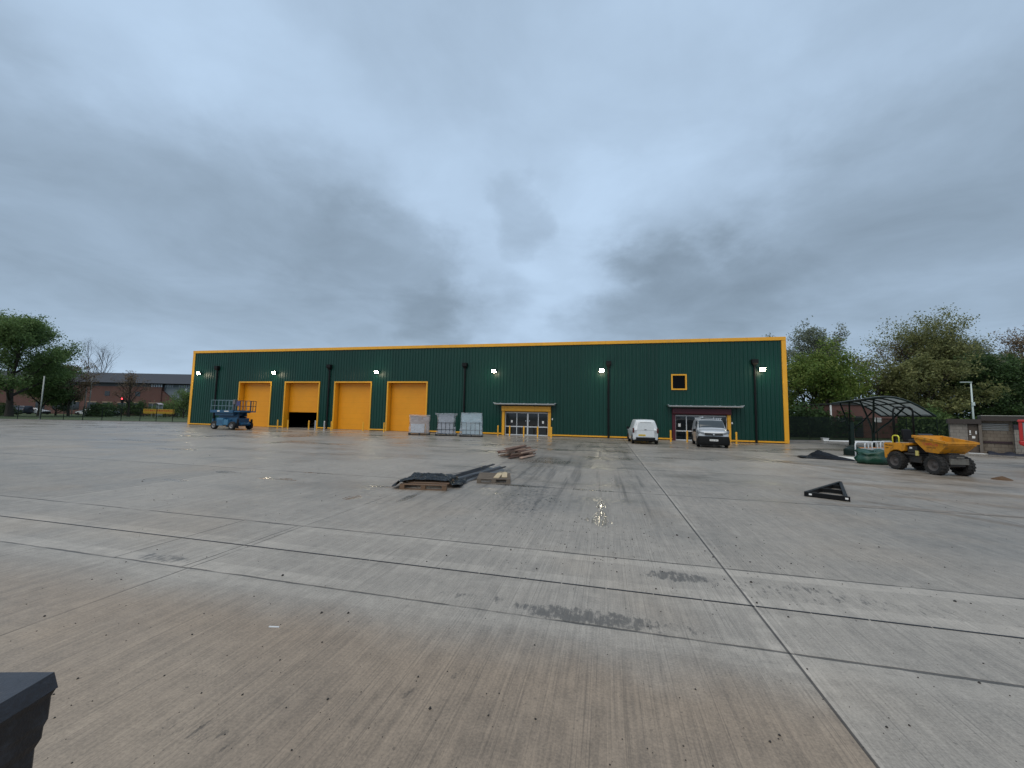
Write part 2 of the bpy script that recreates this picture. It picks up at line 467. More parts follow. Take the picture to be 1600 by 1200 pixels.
        b = dd.step(wd, wd * 0.25) * s_
        mud = b if mud is None else mud.max(b)
    mudbig = x.step(4.0, 8.0) * y.step(9.0, 12.5) * y.step(27.0, 20.0) * mw.step(0.36, 0.62) * 0.55
    mudm = (mud * ragged.step(0.24, 0.55) + mudbig).clamp()
    base = n.mix(mudm * 0.72, base, (0.165, 0.115, 0.070))
    # damp: darker and glossier
    damp = (n.noise(n.comb(x * 0.5, y * 0.9), 0.45, 5, 0.62).step(0.44, 0.66)) * y.step(4.5, 9.0)
    pud_n = n.noise(P2, 1.1, 4, 0.6)
    pud = None
    for (px, py, rx, ry) in ((-.09, 8.2, .13, 1.3), (-.15, 7.62, .22, .20), (-.35, 10.72, .55, .10), (-5.7, 9.35, .30, .10), (-5.6, 8.0, .18, .30), (-8.9, 9.4, .7, .2), (-8.6, 10.7, .7, .14), (-11.2, 8.3, .35, .16), (-11.4, 9.9, .5, .2),
                             (-4.4, 8.3, .12, .5), (-2.55, 10.7, .7, .12), (-20., 14.5, 1.6, .4), (-26., 17.5, 3.0, .5), (-16., 20.5, 2.4, .3), (-12., 23., 2.0, .3), (-30., 22., 4., .6), (3.2, 20.5, 1.8, .18)):
        q = (((x - px) / rx).pow(2.0) + ((y - py) / ry).pow(2.0))
        b = (q + (pud_n - 0.5) * 5.0 + (ragged - 0.5) * 3.0).step(1.1, 0.3)
        pud = b if pud is None else pud.max(b)
    pud = pud * (brush.step(0.66, 0.38) * 0.85 + 0.15)
    groove = n.noise(n.comb(x * 75.0 + wob * 6.0, y * 0.55), 1.0, 2, 0.6).step(0.53, 0.62) * brush2.step(0.38, 0.60)
    pits = n.noise(P2, 70.0, 2, 0.5).step(0.64, 0.70) * sm.step(0.42, 0.60)
    tone = tone * (1.0 - groove * 0.26) * (1.0 - pits * 0.30)
    tone = tone * (1.0 - damp * 0.17) * (1.0 - stain * 0.60) * (1.0 - skids * 0.50) * (1.0 - pud * 0.25) * (1.0 - lane * 0.16)
    speck = n.noise(P2, 24.0, 2, 0.5).step(0.69, 0.74) * mid.step(0.38, 0.60)
    tone = tone * (1.0 - speck * 0.40)
    tone = tone * (1.0 - cuts * 0.72) * (1.0 - faint) * (1.0 - seal_d * 0.75) + seal_l * 0.26
    col = n.scalecol(base, tone.max(0.05))
    rough = 0.57 + (mid - 0.5) * 0.30 + (brush - 0.5) * 0.22 - damp * 0.20 - lane * 0.05 - stain * 0.12 - y.step(10.0, 26.0) * 0.10 - y.step(20.0, 31.0) * 0.10
    rough = rough * (1.0 - pud * 0.86) + pud * 0.055
    rough = rough.max(0.035).min(0.8)
    dry = 1.0 - pud * 0.90
    h = (brush * 0.55 + gr * 0.25 + sm * 0.5) * dry - cuts * 2.5 - seal_d * 1.5
    n.out(col, rough, height=h, hdist=0.006, hstr=0.55, spec=0.5)
    return m

def land_mat():
    m, n = newmat('rough_grass_land')
    x, y, z = n.sep(n.coord('Object')); v = n.comb(x, y)
    a = n.noise(v, 0.12, 5, 0.6); b = n.noise(v, 2.5, 5, 0.7)
    c = n.mix(a.step(0.35, 0.65), (0.028, 0.052, 0.012), (0.056, 0.078, 0.022))
    c = n.scalecol(c, 0.6 + b * 0.8)
    n.out(c, 0.85, height=b, hdist=0.12)
    return m

g = MB(); g.add([(-1800, -600, 0), (1800, -600, 0), (1800, 2200, 0), (-1800, 2200, 0)], [(0, 1, 2, 3)])
tag(g.build('ground', land_mat()), kind='structure').location = (0, 0, -0.05)
yard_poly = [(-150, -60), (90, -60), (90, 45.3), (24.0, 46.6), (14.9, 42.0), (14.9, 95), (-49.7, 95), (-49.7, 42.3), (-63, 40.6), (-72, 37.4), (-150, 8)]
yd = MB(); yd.prism(yard_poly, 'z', -0.20, 0.0)
tag(yd.build('yard_pavement', concrete()), kind='structure')

# slot drain: dark slots between pale bridges
dm = MB(); dc = MB()
xk = -40.0
while xk < 24:
    dm.box(xk + 0.007, xk + 0.493 if (int(xk * 2) % 3) else xk + 0.5, 4.699, 4.721, 0.0005, 0.004); xk += 0.5
tag(dm.build('drain_channel', M('drain_slot_black', (0.006, 0.006, 0.008), 0.5)), kind='structure')
kb = MB()
for (a, b) in (((-150, 8), (-72, 37.4)), ((-72, 37.4), (-63, 40.6)), ((-63, 40.6), (-49.9, 42.3))):
    kb.beam((a[0], a[1], 0.03), (b[0], b[1], 0.03), 0.15, 0.14)
for (a, b) in (((15.2, 42.3), (24.0, 46.6)), ((24.0, 46.6), (90, 45.3))):
    kb.beam((a[0], a[1], 0.03), (b[0], b[1], 0.03), 0.15, 0.14)
tag(kb.build('kerb', M('kerb_concrete', (0.22, 0.21, 0.20), 0.8, var=0.2)), kind='structure')

# loose grit and small stones on the concrete
rnd = random.Random(5)
pb = MB()
def stone(mb, px, py, r_):
    n_ = 5; a0 = rnd.random() * 6
    lo = [(px + math.cos(a0 + k * 2 * PI / n_) * r_ * rnd.uniform(.7, 1.2), py + math.sin(a0 + k * 2 * PI / n_) * r_ * rnd.uniform(.7, 1.2), 0.0005) for k in range(n_)]
    hi = [(px + (p[0] - px) * .6, py + (p[1] - py) * .6, r_ * rnd.uniform(.6, 1.0)) for p in lo]
    mb.add(lo + hi, [tuple(range(n_, 2 * n_))] + [(k, (k + 1) % n_, n_ + (k + 1) % n_, n_ + k) for k in range(n_)])
for i in range(2600):
    u_ = rnd.random()
    py = 0.9 + 13 * u_ ** 2.0
    px = rnd.uniform(-1.5, 1.3) * (py * 0.9 + 1.2)
    if rnd.random() < 0.22: px, py = rnd.gauss(0.0, 1.3), rnd.gauss(6.6, 1.0)
    if py < 0.8 or (px < -1.2 and py < 1.4): continue
    stone(pb, px, py, min(0.015, 0.0018 + rnd.expovariate(1 / 0.0021)) * (1 + py * 0.035))
tag(pb.build('grit', M('dark_grit', (0.032, 0.029, 0.026), 0.9, var=0.4, scale=30)), 'dark grit and small stones strewn over the concrete yard', 'grit', kind='stuff')

# ------------------------------------------------------------------ warehouse
D, XL, XR, H = 37.587, -49.597, 14.776, 9.09
WH = thing('warehouse', 'long dark green profiled steel warehouse with yellow trims and shutters', 'warehouse', (-17.4, 37.587, 0))
doors = [(-42.23, -37.84), (-35.75, -31.33), (-29.17, -24.78), (-22.64, -18.23)]
DZ = 5.14
E1x, E2x = (-9.72, -5.42), (5.98, 10.22)
openings = [(a, b, 0, DZ) for a, b in doors] + [(E1x[0], E1x[1], 0, 2.72), (E2x[0], E2x[1], 0, 2.72), (5.80, 6.86, 4.62, 5.80)]
# profiled cladding as real ribs
xs_ = []
p = XL
k = 0
while p < XR:
    xs_ += [(p, 0.0), (p + 0.19, 0.0), (p + 0.22, -0.05), (p + 0.303, -0.05)]; p += 0.3333
xs_ = [q for q in xs_ if q[0] < XR] + [(XR, 0.0)]
cut = sorted(set([o[0] for o in openings] + [o[1] for o in openings]))
full = []
for i, q in enumerate(xs_):
    full.append(q)
    if i + 1 < len(xs_):
        for c in cut:
            if q[0] + 1e-4 < c < xs_[i + 1][0] - 1e-4:
                t_ = (c - q[0]) / (xs_[i + 1][0] - q[0]); full.append((c, q[1] + t_ * (xs_[i + 1][1] - q[1])))
wl = MB()
for i in range(len(full) - 1):
    (xa, ya), (xb, yb) = full[i], full[i + 1]; mid_ = (xa + xb) / 2
    spans = [(0.06, H - 0.06)]
    for (a, b, z0, z1) in openings:
        if a < mid_ < b:
            ns = []
            for (s0, s1) in spans:
                if z0 > s0: ns.append((s0, min(z0, s1)))
                if z1 < s1: ns.append((max(z1, s0), s1))
            spans = ns
    for (s0, s1) in spans:
        wl.add([(xa, D + ya, s0), (xb, D + yb, s0), (xb, D + yb, s1), (xa, D + ya, s1)], [(0, 1, 2, 3)])
wl.build('front_wall', wall_green, WH, world=True, fixn=False)
BD = 45.0
sw = MB()
sw.box(XL, XL + .08, D + .05, D + BD, 0, H - .06); sw.box(XR - .08, XR, D + .05, D + BD, 0, H - .06); sw.box(XL, XR, D + BD, D + BD + .08, 0, H - .06)
sw.build('side_walls', wall_green, WH, world=True)
rf = MB()
rf.add([(XL, D + .05, H - .5), (XR, D + .05, H - .5), (XR, D + BD / 2, H + .5), (XL, D + BD / 2, H + .5), (XR, D + BD, H - .5), (XL, D + BD, H - .5)], [(0, 1, 2, 3), (3, 2, 4, 5)])
rf.build('roof', M('grey_roof_sheet', (0.16, 0.17, 0.18), 0.5), WH, world=True)
fs = MB()
fs.box(XL - .10, XR + .10, D - .12, D + .30, H - .30, H)
fs.build('parapet_trim', trim_yellow, WH, world=True, bevel=0.012)
for (a, b) in ((XL - .10, XL + .24), (XR - .24, XR + .10)):
    c_ = MB(); c_.box(a, b, D - .10, D + .35, 0.04, H - .303); c_.build('corner_trim', trim_yellow, WH, world=True, bevel=0.012)
pipe_x = [-45.7, -29.99, -14.0, 0.20, 12.40]
gaps = sorted([(a - .145, b + .145) for a, b in doors] + [(-10.02, -5.15), (5.70, 10.47)] + [(q - .10, q + .10) for q in pipe_x])
cur = XL + .243
gap_shade_m = M('gap_shade_dark', (0.03, 0.022, 0.02), 0.7)  # dark colour paints the shadow in the gap below the base trim
for (a, b) in gaps + [(XR - .243, XR)]:
    if a > cur:
        MB().box(cur, a, D - .10, D + .01, .075, .20).build('base_trim', trim_yellow, WH, world=True); MB().box(cur, a, D - .03, D + .02, -.02, .073).build('base_gap_shade', gap_shade_m, WH, world=True)
    cur = b

def curtain_mat():
    m, n = newmat('orange_roller_curtain')
    x, y, z = n.sep(n.coord('Object'))
    f = (z / 0.10).frac(); sl_ = (f - 0.5).abs() * 2.0
    a = n.noise(n.comb(x, y, z), 0.8, 4, 0.6)
    sc = n.noise(n.comb(x * 1.5, y, z * 6.0), 1.6, 5, 0.7).step(0.60, 0.74) * 0.35
    lath = ((z / 0.60).frac() - 0.5).abs().gt(0.483)
    n.out(n.mix(sc, n.scalecol((0.76, 0.300, 0.003), (0.86 + a * 0.28) * (1.0 - lath * 0.16)), (0.45, 0.20, 0.02)), 0.45, height=sl_.pow(2.0) * -1.0, hdist=0.006, hstr=0.6)
    return m
cmat = curtain_mat()
for i, (a, b) in enumerate(doors):
    cz = 1.86 if i == 1 else 0.02
    c_ = MB(); c_.box(a + .002, b - .002, D + .56, D + .60, cz, DZ - .03)
    if i == 1: c_.box(a + .01, b - .01, D + .545, D + .615, cz - .06, cz)
    c_ = c_.build('roller_door', cmat, WH, world=True)
    if i == 1: c_['label'] = 'roller shutter raised about a third of the way, dark interior below'
    fr = MB()
    fr.box(a - .14, a, D - .10, D + .02, 0.02, DZ + .14); fr.box(b, b + .14, D - .10, D + .02, 0.02, DZ + .14); fr.box(a, b, D - .10, D + .02, DZ, DZ + .14)
    fr.build('door_frame', trim_yellow, c_).location = (17.4, -D, 0)
    for q in (a + .03, b - .09): MB().box(q, q + .06, D + .50, D + .555, .02, DZ - .03).build('guide_rail', M('yellow_guide', (.55, .23, .006), .5), c_).location = (17.4, -D, 0)
    rv = MB()
    rv.box(a - .05, a, D + .021, D + .70, 0.02, DZ + .05); rv.box(b, b + .05, D + .021, D + .70, 0.02, DZ + .05); rv.box(a, b, D + .021, D + .70, DZ, DZ + .05)
    rv.build('reveal', M('yellow_reveal', (0.80, 0.36, 0.012), 0.5, var=.05), c_).location = (17.4, -D, 0)

def entrance(ox, bx, boxm, jl, jr, canx, mull, notices, label):
    a, b = ox
    off = (17.4, -D, 0)
    f = MB()
    yy0, yy1 = D + .10, D + .17
    f.box(a, b, yy0, yy1, 2.16, 2.26); f.box(a, b, yy0, yy1, 0.01, 0.10); f.box(a, b, yy0 + .003, yy1 - .003, .80, .90)
    for q in [a + .035, b - .035] + mull: f.box(q - .035 if q not in mull[1:2] else q - .07, q + .035 if q not in mull[1:2] else q + .07, yy0 - .004, yy1 + .004, 0.102, 2.158)
    root = f.build('entrance', alu_white, WH, world=True)
    root['label'] = label
    xs = [a] + mull + [b]
    for i in range(len(xs) - 1):
        gl = MB(); gl.box(xs[i] + .04, xs[i + 1] - .04, D + .13, D + .14, .101, .799); gl.box(xs[i] + .04, xs[i + 1] - .04, D + .13, D + .14, .901, 2.159)
        gl.build('glass_pane', dark_glass, root).location = off
    sb = MB(); sb.prism([(D - .36, 2.40), (D - .30, 2.33), (D + .06, 2.33), (D + .06, 2.83), (D - .36, 2.83)], 'x', bx[0], bx[1])
    sb.build('shutter_box', boxm, root, bevel=.01).location = off
    for q, mm in ((bx[0], jl), (bx[1] - .27, jr)):
        j = MB(); j.box(q + .004, q + .266, D - .15, D + .2, 0.01, 2.328); j.build('jamb', mm, root).location = off
    tr = MB(); tr.box(a, b, D + .11, D + .16, 2.262, 2.325); tr.build('head_panel', M('dark_head', (0.02, .02, .02), .5), root).location = off
    for q, z_, s_ in notices:
        nt_ = MB(); nt_.box(q - s_ / 2, q + s_ / 2, D + .120, D + .128, z_ - s_ * .7, z_ + s_ * .7); nt_.build('notice', paper, root).location = off
    for s_ in (-.17, .17): hd = MB(); hd.lathe([(0, -.03), (.05, -.03), (.05, 0.0), (0, 0.0)], 10, 'y', (mull[1] + s_, D + .095, 1.42)); hd.build('door_handle', silver, root).location = off
    cn = MB()
    prof = [(D - .02, 2.98), (D - .85, 2.94), (D - .98, 2.95), (D - 1.04, 3.00), (D - 1.05, 3.08), (D - 1.02, 3.085), (D - 1.0, 3.02), (D - .93, 2.99), (D - .85, 2.985), (D - .02, 3.03)]
    cn.prism(prof, 'x', canx[0], canx[1])
    can = cn.build('canopy', silver, WH, world=True)
    nb = 5
    for i in range(nb):
        br = MB(); q = canx[0] + (canx[1] - canx[0]) * (i + .5) / nb
        br.box(q - .025, q + .025, D - .9, D - .01, 3.032, 3.07); br.box(q - .06, q + .06, D - .95, D - .85, 3.031, 3.11); br.build('bracket', silver, can).location = off
    for q, s_ in ((canx[0], -1), (canx[1], 1)):
        br = MB(); br.prism([(q, 3.03), (q + s_ * .10, 3.10), (q + s_ * .14, 3.16), (q + s_ * .10, 3.165), (q, 3.08)], 'y', D - 1.0, D - .02); br.build('end_upstand', silver, can).location = off
    return root
entrance(E1x, (-10.0, -5.16), trim_yellow, trim_yellow, trim_yellow, (-10.55, -4.75), [-8.54, -7.45, -6.41], [(-9.05, 1.35, .16), (-5.95, 1.32, .18)], 'glazed entrance under a yellow shutter box')
entrance(E2x, (5.72, 10.46), maroon, maroon, trim_yellow, (5.38, 11.17), [6.93, 8.05, 9.15], [(6.35, 1.36, .2)], 'glazed entrance under a maroon shutter box')
wn = MB(); wn.box(5.80, 6.86, D + .10, D + .11, 4.62, 5.80)
wnd = wn.build('window', M('black_glass', (0.002, .002, .0025), .2, spec=.12), WH, world=True)
wf = MB(); a, b, z0, z1 = 5.80, 6.86, 4.62, 5.80
wf.box(a - .12, a, D - .10, D + .14, z0 - .12, z1 + .12); wf.box(b, b + .12, D - .10, D + .14, z0 - .12, z1 + .12); wf.box(a, b, D - .10, D + .14, z0 - .12, z0); wf.box(a, b, D - .10, D + .14, z1, z1 + .12)
wf.build('window_frame', trim_yellow, wnd).location = (17.4, -D, 0)
for q in pipe_x:
    d_ = MB(); d_.tube((q, D - .13, 0.10), (q, D - .13, 6.75), .085, n=10)
    d_.path([(q, D - .13, .14), (q, D - .17, .06), (q, D - .26, .03)], .085, 10)
    for zz in (1.0, 2.6, 4.2, 5.8): d_.box(q - .12, q + .12, D - .16, D - .01, zz, zz + .05)
    dp = d_.build('downpipe', black_plastic, WH, world=True)
    hp = MB(); hp.box(q - .24, q + .24, D - .40, D - .04, 6.82, 7.15); hp.add([(q - .24, D - .40, 6.819), (q + .24, D - .40, 6.819), (q + .24, D - .04, 6.819), (q - .24, D - .04, 6.819), (q - .085, D - .22, 6.6), (q + .085, D - .22, 6.6), (q + .085, D - .06, 6.6), (q - .085, D - .06, 6.6)],
           [(0, 1, 5, 4), (1, 2, 6, 5), (2, 3, 7, 6), (3, 0, 4, 7), (4, 5, 6, 7)])
    hp.build('hopper', black_plastic, dp).location = (17.4, -D, 0)
for q in (-5.02, 10.56):
    c_ = MB(); c_.box(q - .05, q + .05, D - .11, D - .03, 1.56, 1.72); c_.build('entry_panel', paper, WH, world=True)

# floodlights, lit
def emit_mat(name, c, s_):
    m, n = newmat(name); n.out(c, 0.3, emit=c, estr=s_); return m
lens_m = emit_mat('lit_lens', (1.0, 0.90, 0.66), 90.0)
f_labels = ['lit floodlight nearest the far left corner of the green warehouse', 'lit floodlight between the two left roller shutters',
            'lit floodlight above and between the two right roller shutters', 'lit floodlight above the yellow framed entrance',
            'lit floodlight beside the downpipe between the two entrances', 'lit floodlight beside the last downpipe at the right corner']
base_l = None
for lx, lb in zip((-48.24, -37.2, -23.98, -10.87, -0.42, 12.94), f_labels):
    if base_l is None:
        base_l = thing('floodlight', lb, 'floodlight', (lx, D - .04, 6.27), group='lit floodlights along the warehouse front')
        hb = MB(); hb.obox((0, -.30, .02), (.44, .12, .32), rx=R(28)); hb.build('housing', dark_metal, base_l, bevel=.015)
        ar = MB(); ar.box(-.05, .05, -.06, 0.02, -.10, .10); ar.beam((0, -.05, 0), (0, -.27, .02), .04, .05); ar.build('bracket', dark_metal, base_l)
        ln = MB(); ln.obox((0, -.361, -.012), (.38, .008, .26), rx=R(28)); ln.build('lens', lens_m, base_l)
        pl_ = bpy.data.lights.new('lamp_light', 'POINT'); pl_.energy = 26; pl_.color = (1.0, 0.86, 0.62); pl_.shadow_soft_size = .28
        po_ = bpy.data.objects.new('lamp_light', pl_); COL.objects.link(po_); po_.parent = base_l; po_.location = (0, -.75, -.12)
    else: dup(base_l, (lx, D - .04, 6.27), label=lb)

# bollards along the front
bol_y = M('yellow_bollard_paint', (0.80, 0.40, 0.03), 0.45, var=.08)
def bollard(loc, lb, grey=False, h_=0.97, ref={}):
    key = grey
    if key not in ref:
        b_ = MB(); b_.lathe([(0.0, h_), (.05, h_), (.068, h_ - .03), (.068, 0.0)], 14, 'z')
        o = b_.build('bollard', silver if grey else bol_y, smooth=False)
        pl_ = MB(); pl_.lathe([(0.0, .018), (.13, .018), (.13, 0.0)], 14, 'z'); pl_.build('base_plate', silver, o)
        ref[key] = o; o.location = loc
    else: o = dup(ref[key], loc)
    tag(o, lb, 'bollard', 'bollards standing along the warehouse front')
    return o
for (x_, y_, lb) in ((-33.67, 34.6, 'yellow bollard between the blue lift and the half raised shutter'), (-32.75, 35.0, 'yellow bollard in front of the left jamb of the half raised shutter'),
                     (-30.15, 35.0, 'yellow bollard in front of the right jamb of the half raised shutter'), (-26.95, 34.4, 'yellow bollard beside the second downpipe, next to the third shutter'),
                     (-23.87, 35.2, 'yellow bollard standing in front of the third orange shutter'), (-21.4, 35.0, 'yellow bollard between the third and fourth shutters'),
                     (-9.75, 35.2, 'yellow bollard between the wrapped pallets and the yellow entrance'), (-8.68, 35.4, 'left bollard of the three across the yellow entrance glass'),
                     (-7.29, 35.1, 'middle bollard of the three across the yellow entrance glass'), (-5.98, 34.9, 'right bollard of the three across the yellow entrance glass'),
                     (-4.72, 34.7, 'yellow bollard just right of the yellow entrance jamb'), (5.12, 34.4, 'yellow bollard between the small white van and the maroon entrance'),
                     (6.43, 34.7, 'yellow bollard between the maroon entrance glass and the silver van'), (9.97, 34.4, 'yellow bollard right of the maroon entrance by the last downpipe')):
    bollard((x_, y_, 0), lb)
bollard((-29.45, 35.1, 0), 'slim grey bollard near the half raised shutter, the left of two grey ones', True)
bollard((-27.95, 34.6, 0), 'slim grey bollard near the second downpipe, the right of two grey ones', True)
# ------------------------------------------------------------------ vans and cars
def catmull(Pn, t):
    n = len(Pn) - 1
    s_ = min(max(t, 0.0), 1.0) * n; i = min(int(s_), n - 1); f = s_ - i
    p0, p1, p2, p3 = Pn[max(i - 1, 0)], Pn[i], Pn[i + 1], Pn[min(i + 2, n)]
    m1, m2 = (p2 - p0) * .5, (p3 - p1) * .5
    if i == 0: m1 = p2 - p1
    if i == n - 1: m2 = p2 - p1
    m1 = m1 * .8; m2 = m2 * .8
    f2, f3 = f * f, f * f * f
    return p1 * (2 * f3 - 3 * f2 + 1) + m1 * (f3 - 2 * f2 + f) + p2 * (-2 * f3 + 3 * f2) + m2 * (f3 - f2)

class Shell:
    """vehicle body: stations (x, z_bottom, z_belt, z_top, half width, half width at roof)"""
    def __init__(s, st):
        s.xs = [q[0] for q in st]
        s.g = []
        for (x, zb, zm, zt, w_, wt) in st:
            zm = min(zm, zt - .10)
            half = [(0, zb), (.85 * w_, zb), (.97 * w_, zb + .06), (w_, zb + .22), (w_, zm), (w_ * .99, zm + .03), ((w_ + wt) / 2 + .01, (zm + zt) / 2 - .02), (wt, zt - .10), (wt - .09, zt - .018), (.5 * wt, zt), (0, zt + .01)]
            s.g.append(np.array([(x, a, b) for a, b in half]))
        s.g = np.array(s.g)
    def u(s, x): return float(np.interp(x, s.xs, np.linspace(0, 1, len(s.xs))))
    def __call__(s, u, v, side=1):
        row = np.array([catmull(s.g[:, k], u) for k in range(11)])
        q = catmull(row, v); return np.array((q[0], q[1] * side, q[2]))
    def body(s, nu=44, nv=26):
        mb = MB(); rows = []
        for i in range(nu + 1):
            u = i / nu
            ctrl = np.array([catmull(s.g[:, k], u) for k in range(11)])
            h_ = [catmull(ctrl, j / nv) for j in range(nv + 1)]
            rows.append([tuple(q) for q in h_] + [(q[0], -q[1], q[2]) for q in h_[-2:0:-1]])
        n_ = len(rows[0]); vs = [q for r_ in rows for q in r_]
        fs = [(i * n_ + j, i * n_ + (j + 1) % n_, (i + 1) * n_ + (j + 1) % n_, (i + 1) * n_ + j) for i in range(nu) for j in range(n_)]
        fs += [tuple(range(n_)), tuple(range((nu + 1) * n_ - 1, nu * n_ - 1, -1))]
        return mb.add(vs, fs)
    def patch(s, mb, x0, x1, v0, v1, side, off=.006, nu=8, nv=6, skew=0.0):
        def fn(a, b):
            v = v0 + (v1 - v0) * b
            xx = x0 + (x1 - x0) * a + skew * b
            u = s.u(xx)
            p = s(u, v, side); e = 1e-3
            du = s(min(u + e, 1), v, side) - s(max(u - e, 0), v, side); dv = s(u, min(v + e, 1), side) - s(u, max(v - e, 0), side)
            n_ = np.cross(du, dv) * side; l = np.linalg.norm(n_)
            n_ = n_ / l if l > 1e-12 else np.array((0, 0, 1.))
            c_ = np.array((p[0], 0, .9))
            if np.dot(n_, p - c_) < 0: n_ = -n_
            return tuple(p + n_ * off)
        return mb.grid(fn, nu, nv)

def wheel(parent, c, r_=.33, w_=.21, side=1, lugs=False, name='wheel'):
    t_ = MB(); h_ = w_ / 2
    t_.lathe([(r_ * .60, -h_ * .9), (r_ * .80, -h_), (r_ * .95, -h_ * .9), (r_, -h_ * .55), (r_, h_ * .55), (r_ * .95, h_ * .9), (r_ * .80, h_), (r_ * .60, h_ * .9), (r_ * .60, -h_ * .9)], 28, 'y', c)
    if lugs:
        for k in range(18):
            for sg in (-1, 1):
                a_ = 2 * PI * (k + (.5 if sg > 0 else 0)) / 18
                m = Matrix.Rotation(-a_, 3, 'Y')
                ps = []
                for (lx, ly, lz) in ((-.035, 0, r_ - .03), (.035, 0, r_ - .03), (.035, .98 * h_ * sg, r_ - .07), (-.035, .98 * h_ * sg, r_ - .07), (-.03, 0, r_ + .022), (.03, 0, r_ + .022), (.055, h_ * sg, r_ - .005), (-.005, h_ * sg, r_ - .005)):
                    ps.append(Vector(c) + m @ Vector((lx, ly, lz)))
                t_.add(ps, [(0, 3, 2, 1), (4, 5, 6, 7), (0, 1, 5, 4), (1, 2, 6, 5), (2, 3, 7, 6), (3, 0, 4, 7)])
    o = t_.build(name, rubber, parent, smooth=not lugs)
    rm = MB()
    rm.lathe([(r_ * .62, h_ * .85 * side), (r_ * .55, h_ * .80 * side), (r_ * .50, h_ * .45 * side), (r_ * .22, h_ * .35 * side), (r_ * .18, h_ * .6 * side), (0, h_ * .62 * side)], 22, 'y', c)
    for k in range(5):
        a_ = 2 * PI * k / 5; rm.lathe([(0, h_ * .46 * side), (.018, h_ * .46 * side), (.018, h_ * .36 * side)], 6, 'y', (c[0] + math.cos(a_) * r_ * .33, c[1], c[2] + math.sin(a_) * r_ * .33))
    rm.build('rim', M('wheel_rim_grey', (.20, .20, .20), .5, metal=.4, var=.2) if not lugs else M('muddy_rim', (.07, .06, .055), .7, var=.3), o, smooth=True)
    return o

VAN_BIG = [(0.0, .40, .74, 1.00, .80, .72), (.05, .32, .82, 1.09, .89, .82), (.20, .26, .92, 1.17, .94, .86), (.55, .24, 1.04, 1.24, .96, .85), (.85, .24, 1.12, 1.32, .96, .83), (1.15, .24, 1.14, 1.60, .96, .82),
           (1.45, .24, 1.15, 1.84, .96, .81), (1.75, .24, 1.15, 1.91, .96, .82), (2.5, .24, 1.15, 1.94, .96, .83), (3.6, .24, 1.15, 1.94, .96, .83), (4.35, .26, 1.15, 1.92, .95, .81), (4.55, .30, 1.13, 1.87, .93, .77), (4.61, .36, 1.10, 1.80, .90, .73)]
VAN_SMALL = [(0.0, .42, .70, .84, .72, .66), (.06, .34, .78, .97, .82, .76), (.25, .26, .84, 1.05, .88, .80), (.60, .23, .94, 1.13, .91, .80), (1.00, .22, 1.00, 1.24, .91, .74), (1.35, .22, 1.02, 1.53, .91, .71),
             (1.70, .22, 1.03, 1.74, .91, .71), (2.0, .22, 1.03, 1.80, .91, .72), (2.7, .22, 1.03, 1.83, .91, .73), (3.6, .24, 1.03, 1.82, .91, .72), (4.15, .26, 1.02, 1.79, .90, .69), (4.30, .30, 1.02, 1.74, .885, .66), (4.36, .36, 1.01, 1.66, .86, .62)]
CAR = [(0.0, .40, .62, .72, .72, .66), (.08, .30, .68, .82, .82, .76), (.35, .22, .78, .92, .86, .78), (.9, .20, .88, 1.0, .88, .76), (1.25, .20, .92, 1.08, .88, .66), (1.75, .20, .93, 1.36, .88, .60), (2.1, .20, .93, 1.45, .88, .60),
       (2.9, .20, .93, 1.46, .88, .60), (3.5, .22, .93, 1.36, .87, .58), (3.85, .26, .92, 1.12, .86, .60), (4.1, .32, .90, 1.0, .82, .62), (4.2, .40, .86, .92, .76, .62)]
tint_glass = M('tinted_glass', (.03, .038, .04), .05, var=.1, spec=.8)
tail_red = M('tail_lamp_red', (.075, .010, .010), .15, var=.1)
lamp_clear = M('headlamp_clear', (.26, .28, .30), .12, metal=.4, var=.1)
plate_w = M('plate_white', (.75, .75, .72), .5, var=.03)
plate_y = M('plate_yellow', (.70, .48, .04), .5, var=.03)
ink = M('black_ink', (.01, .01, .01), .6, var=.05)
bumper_m = M('bumper_black', (.007, .0075, .008), .6, var=.2, spec=.2)

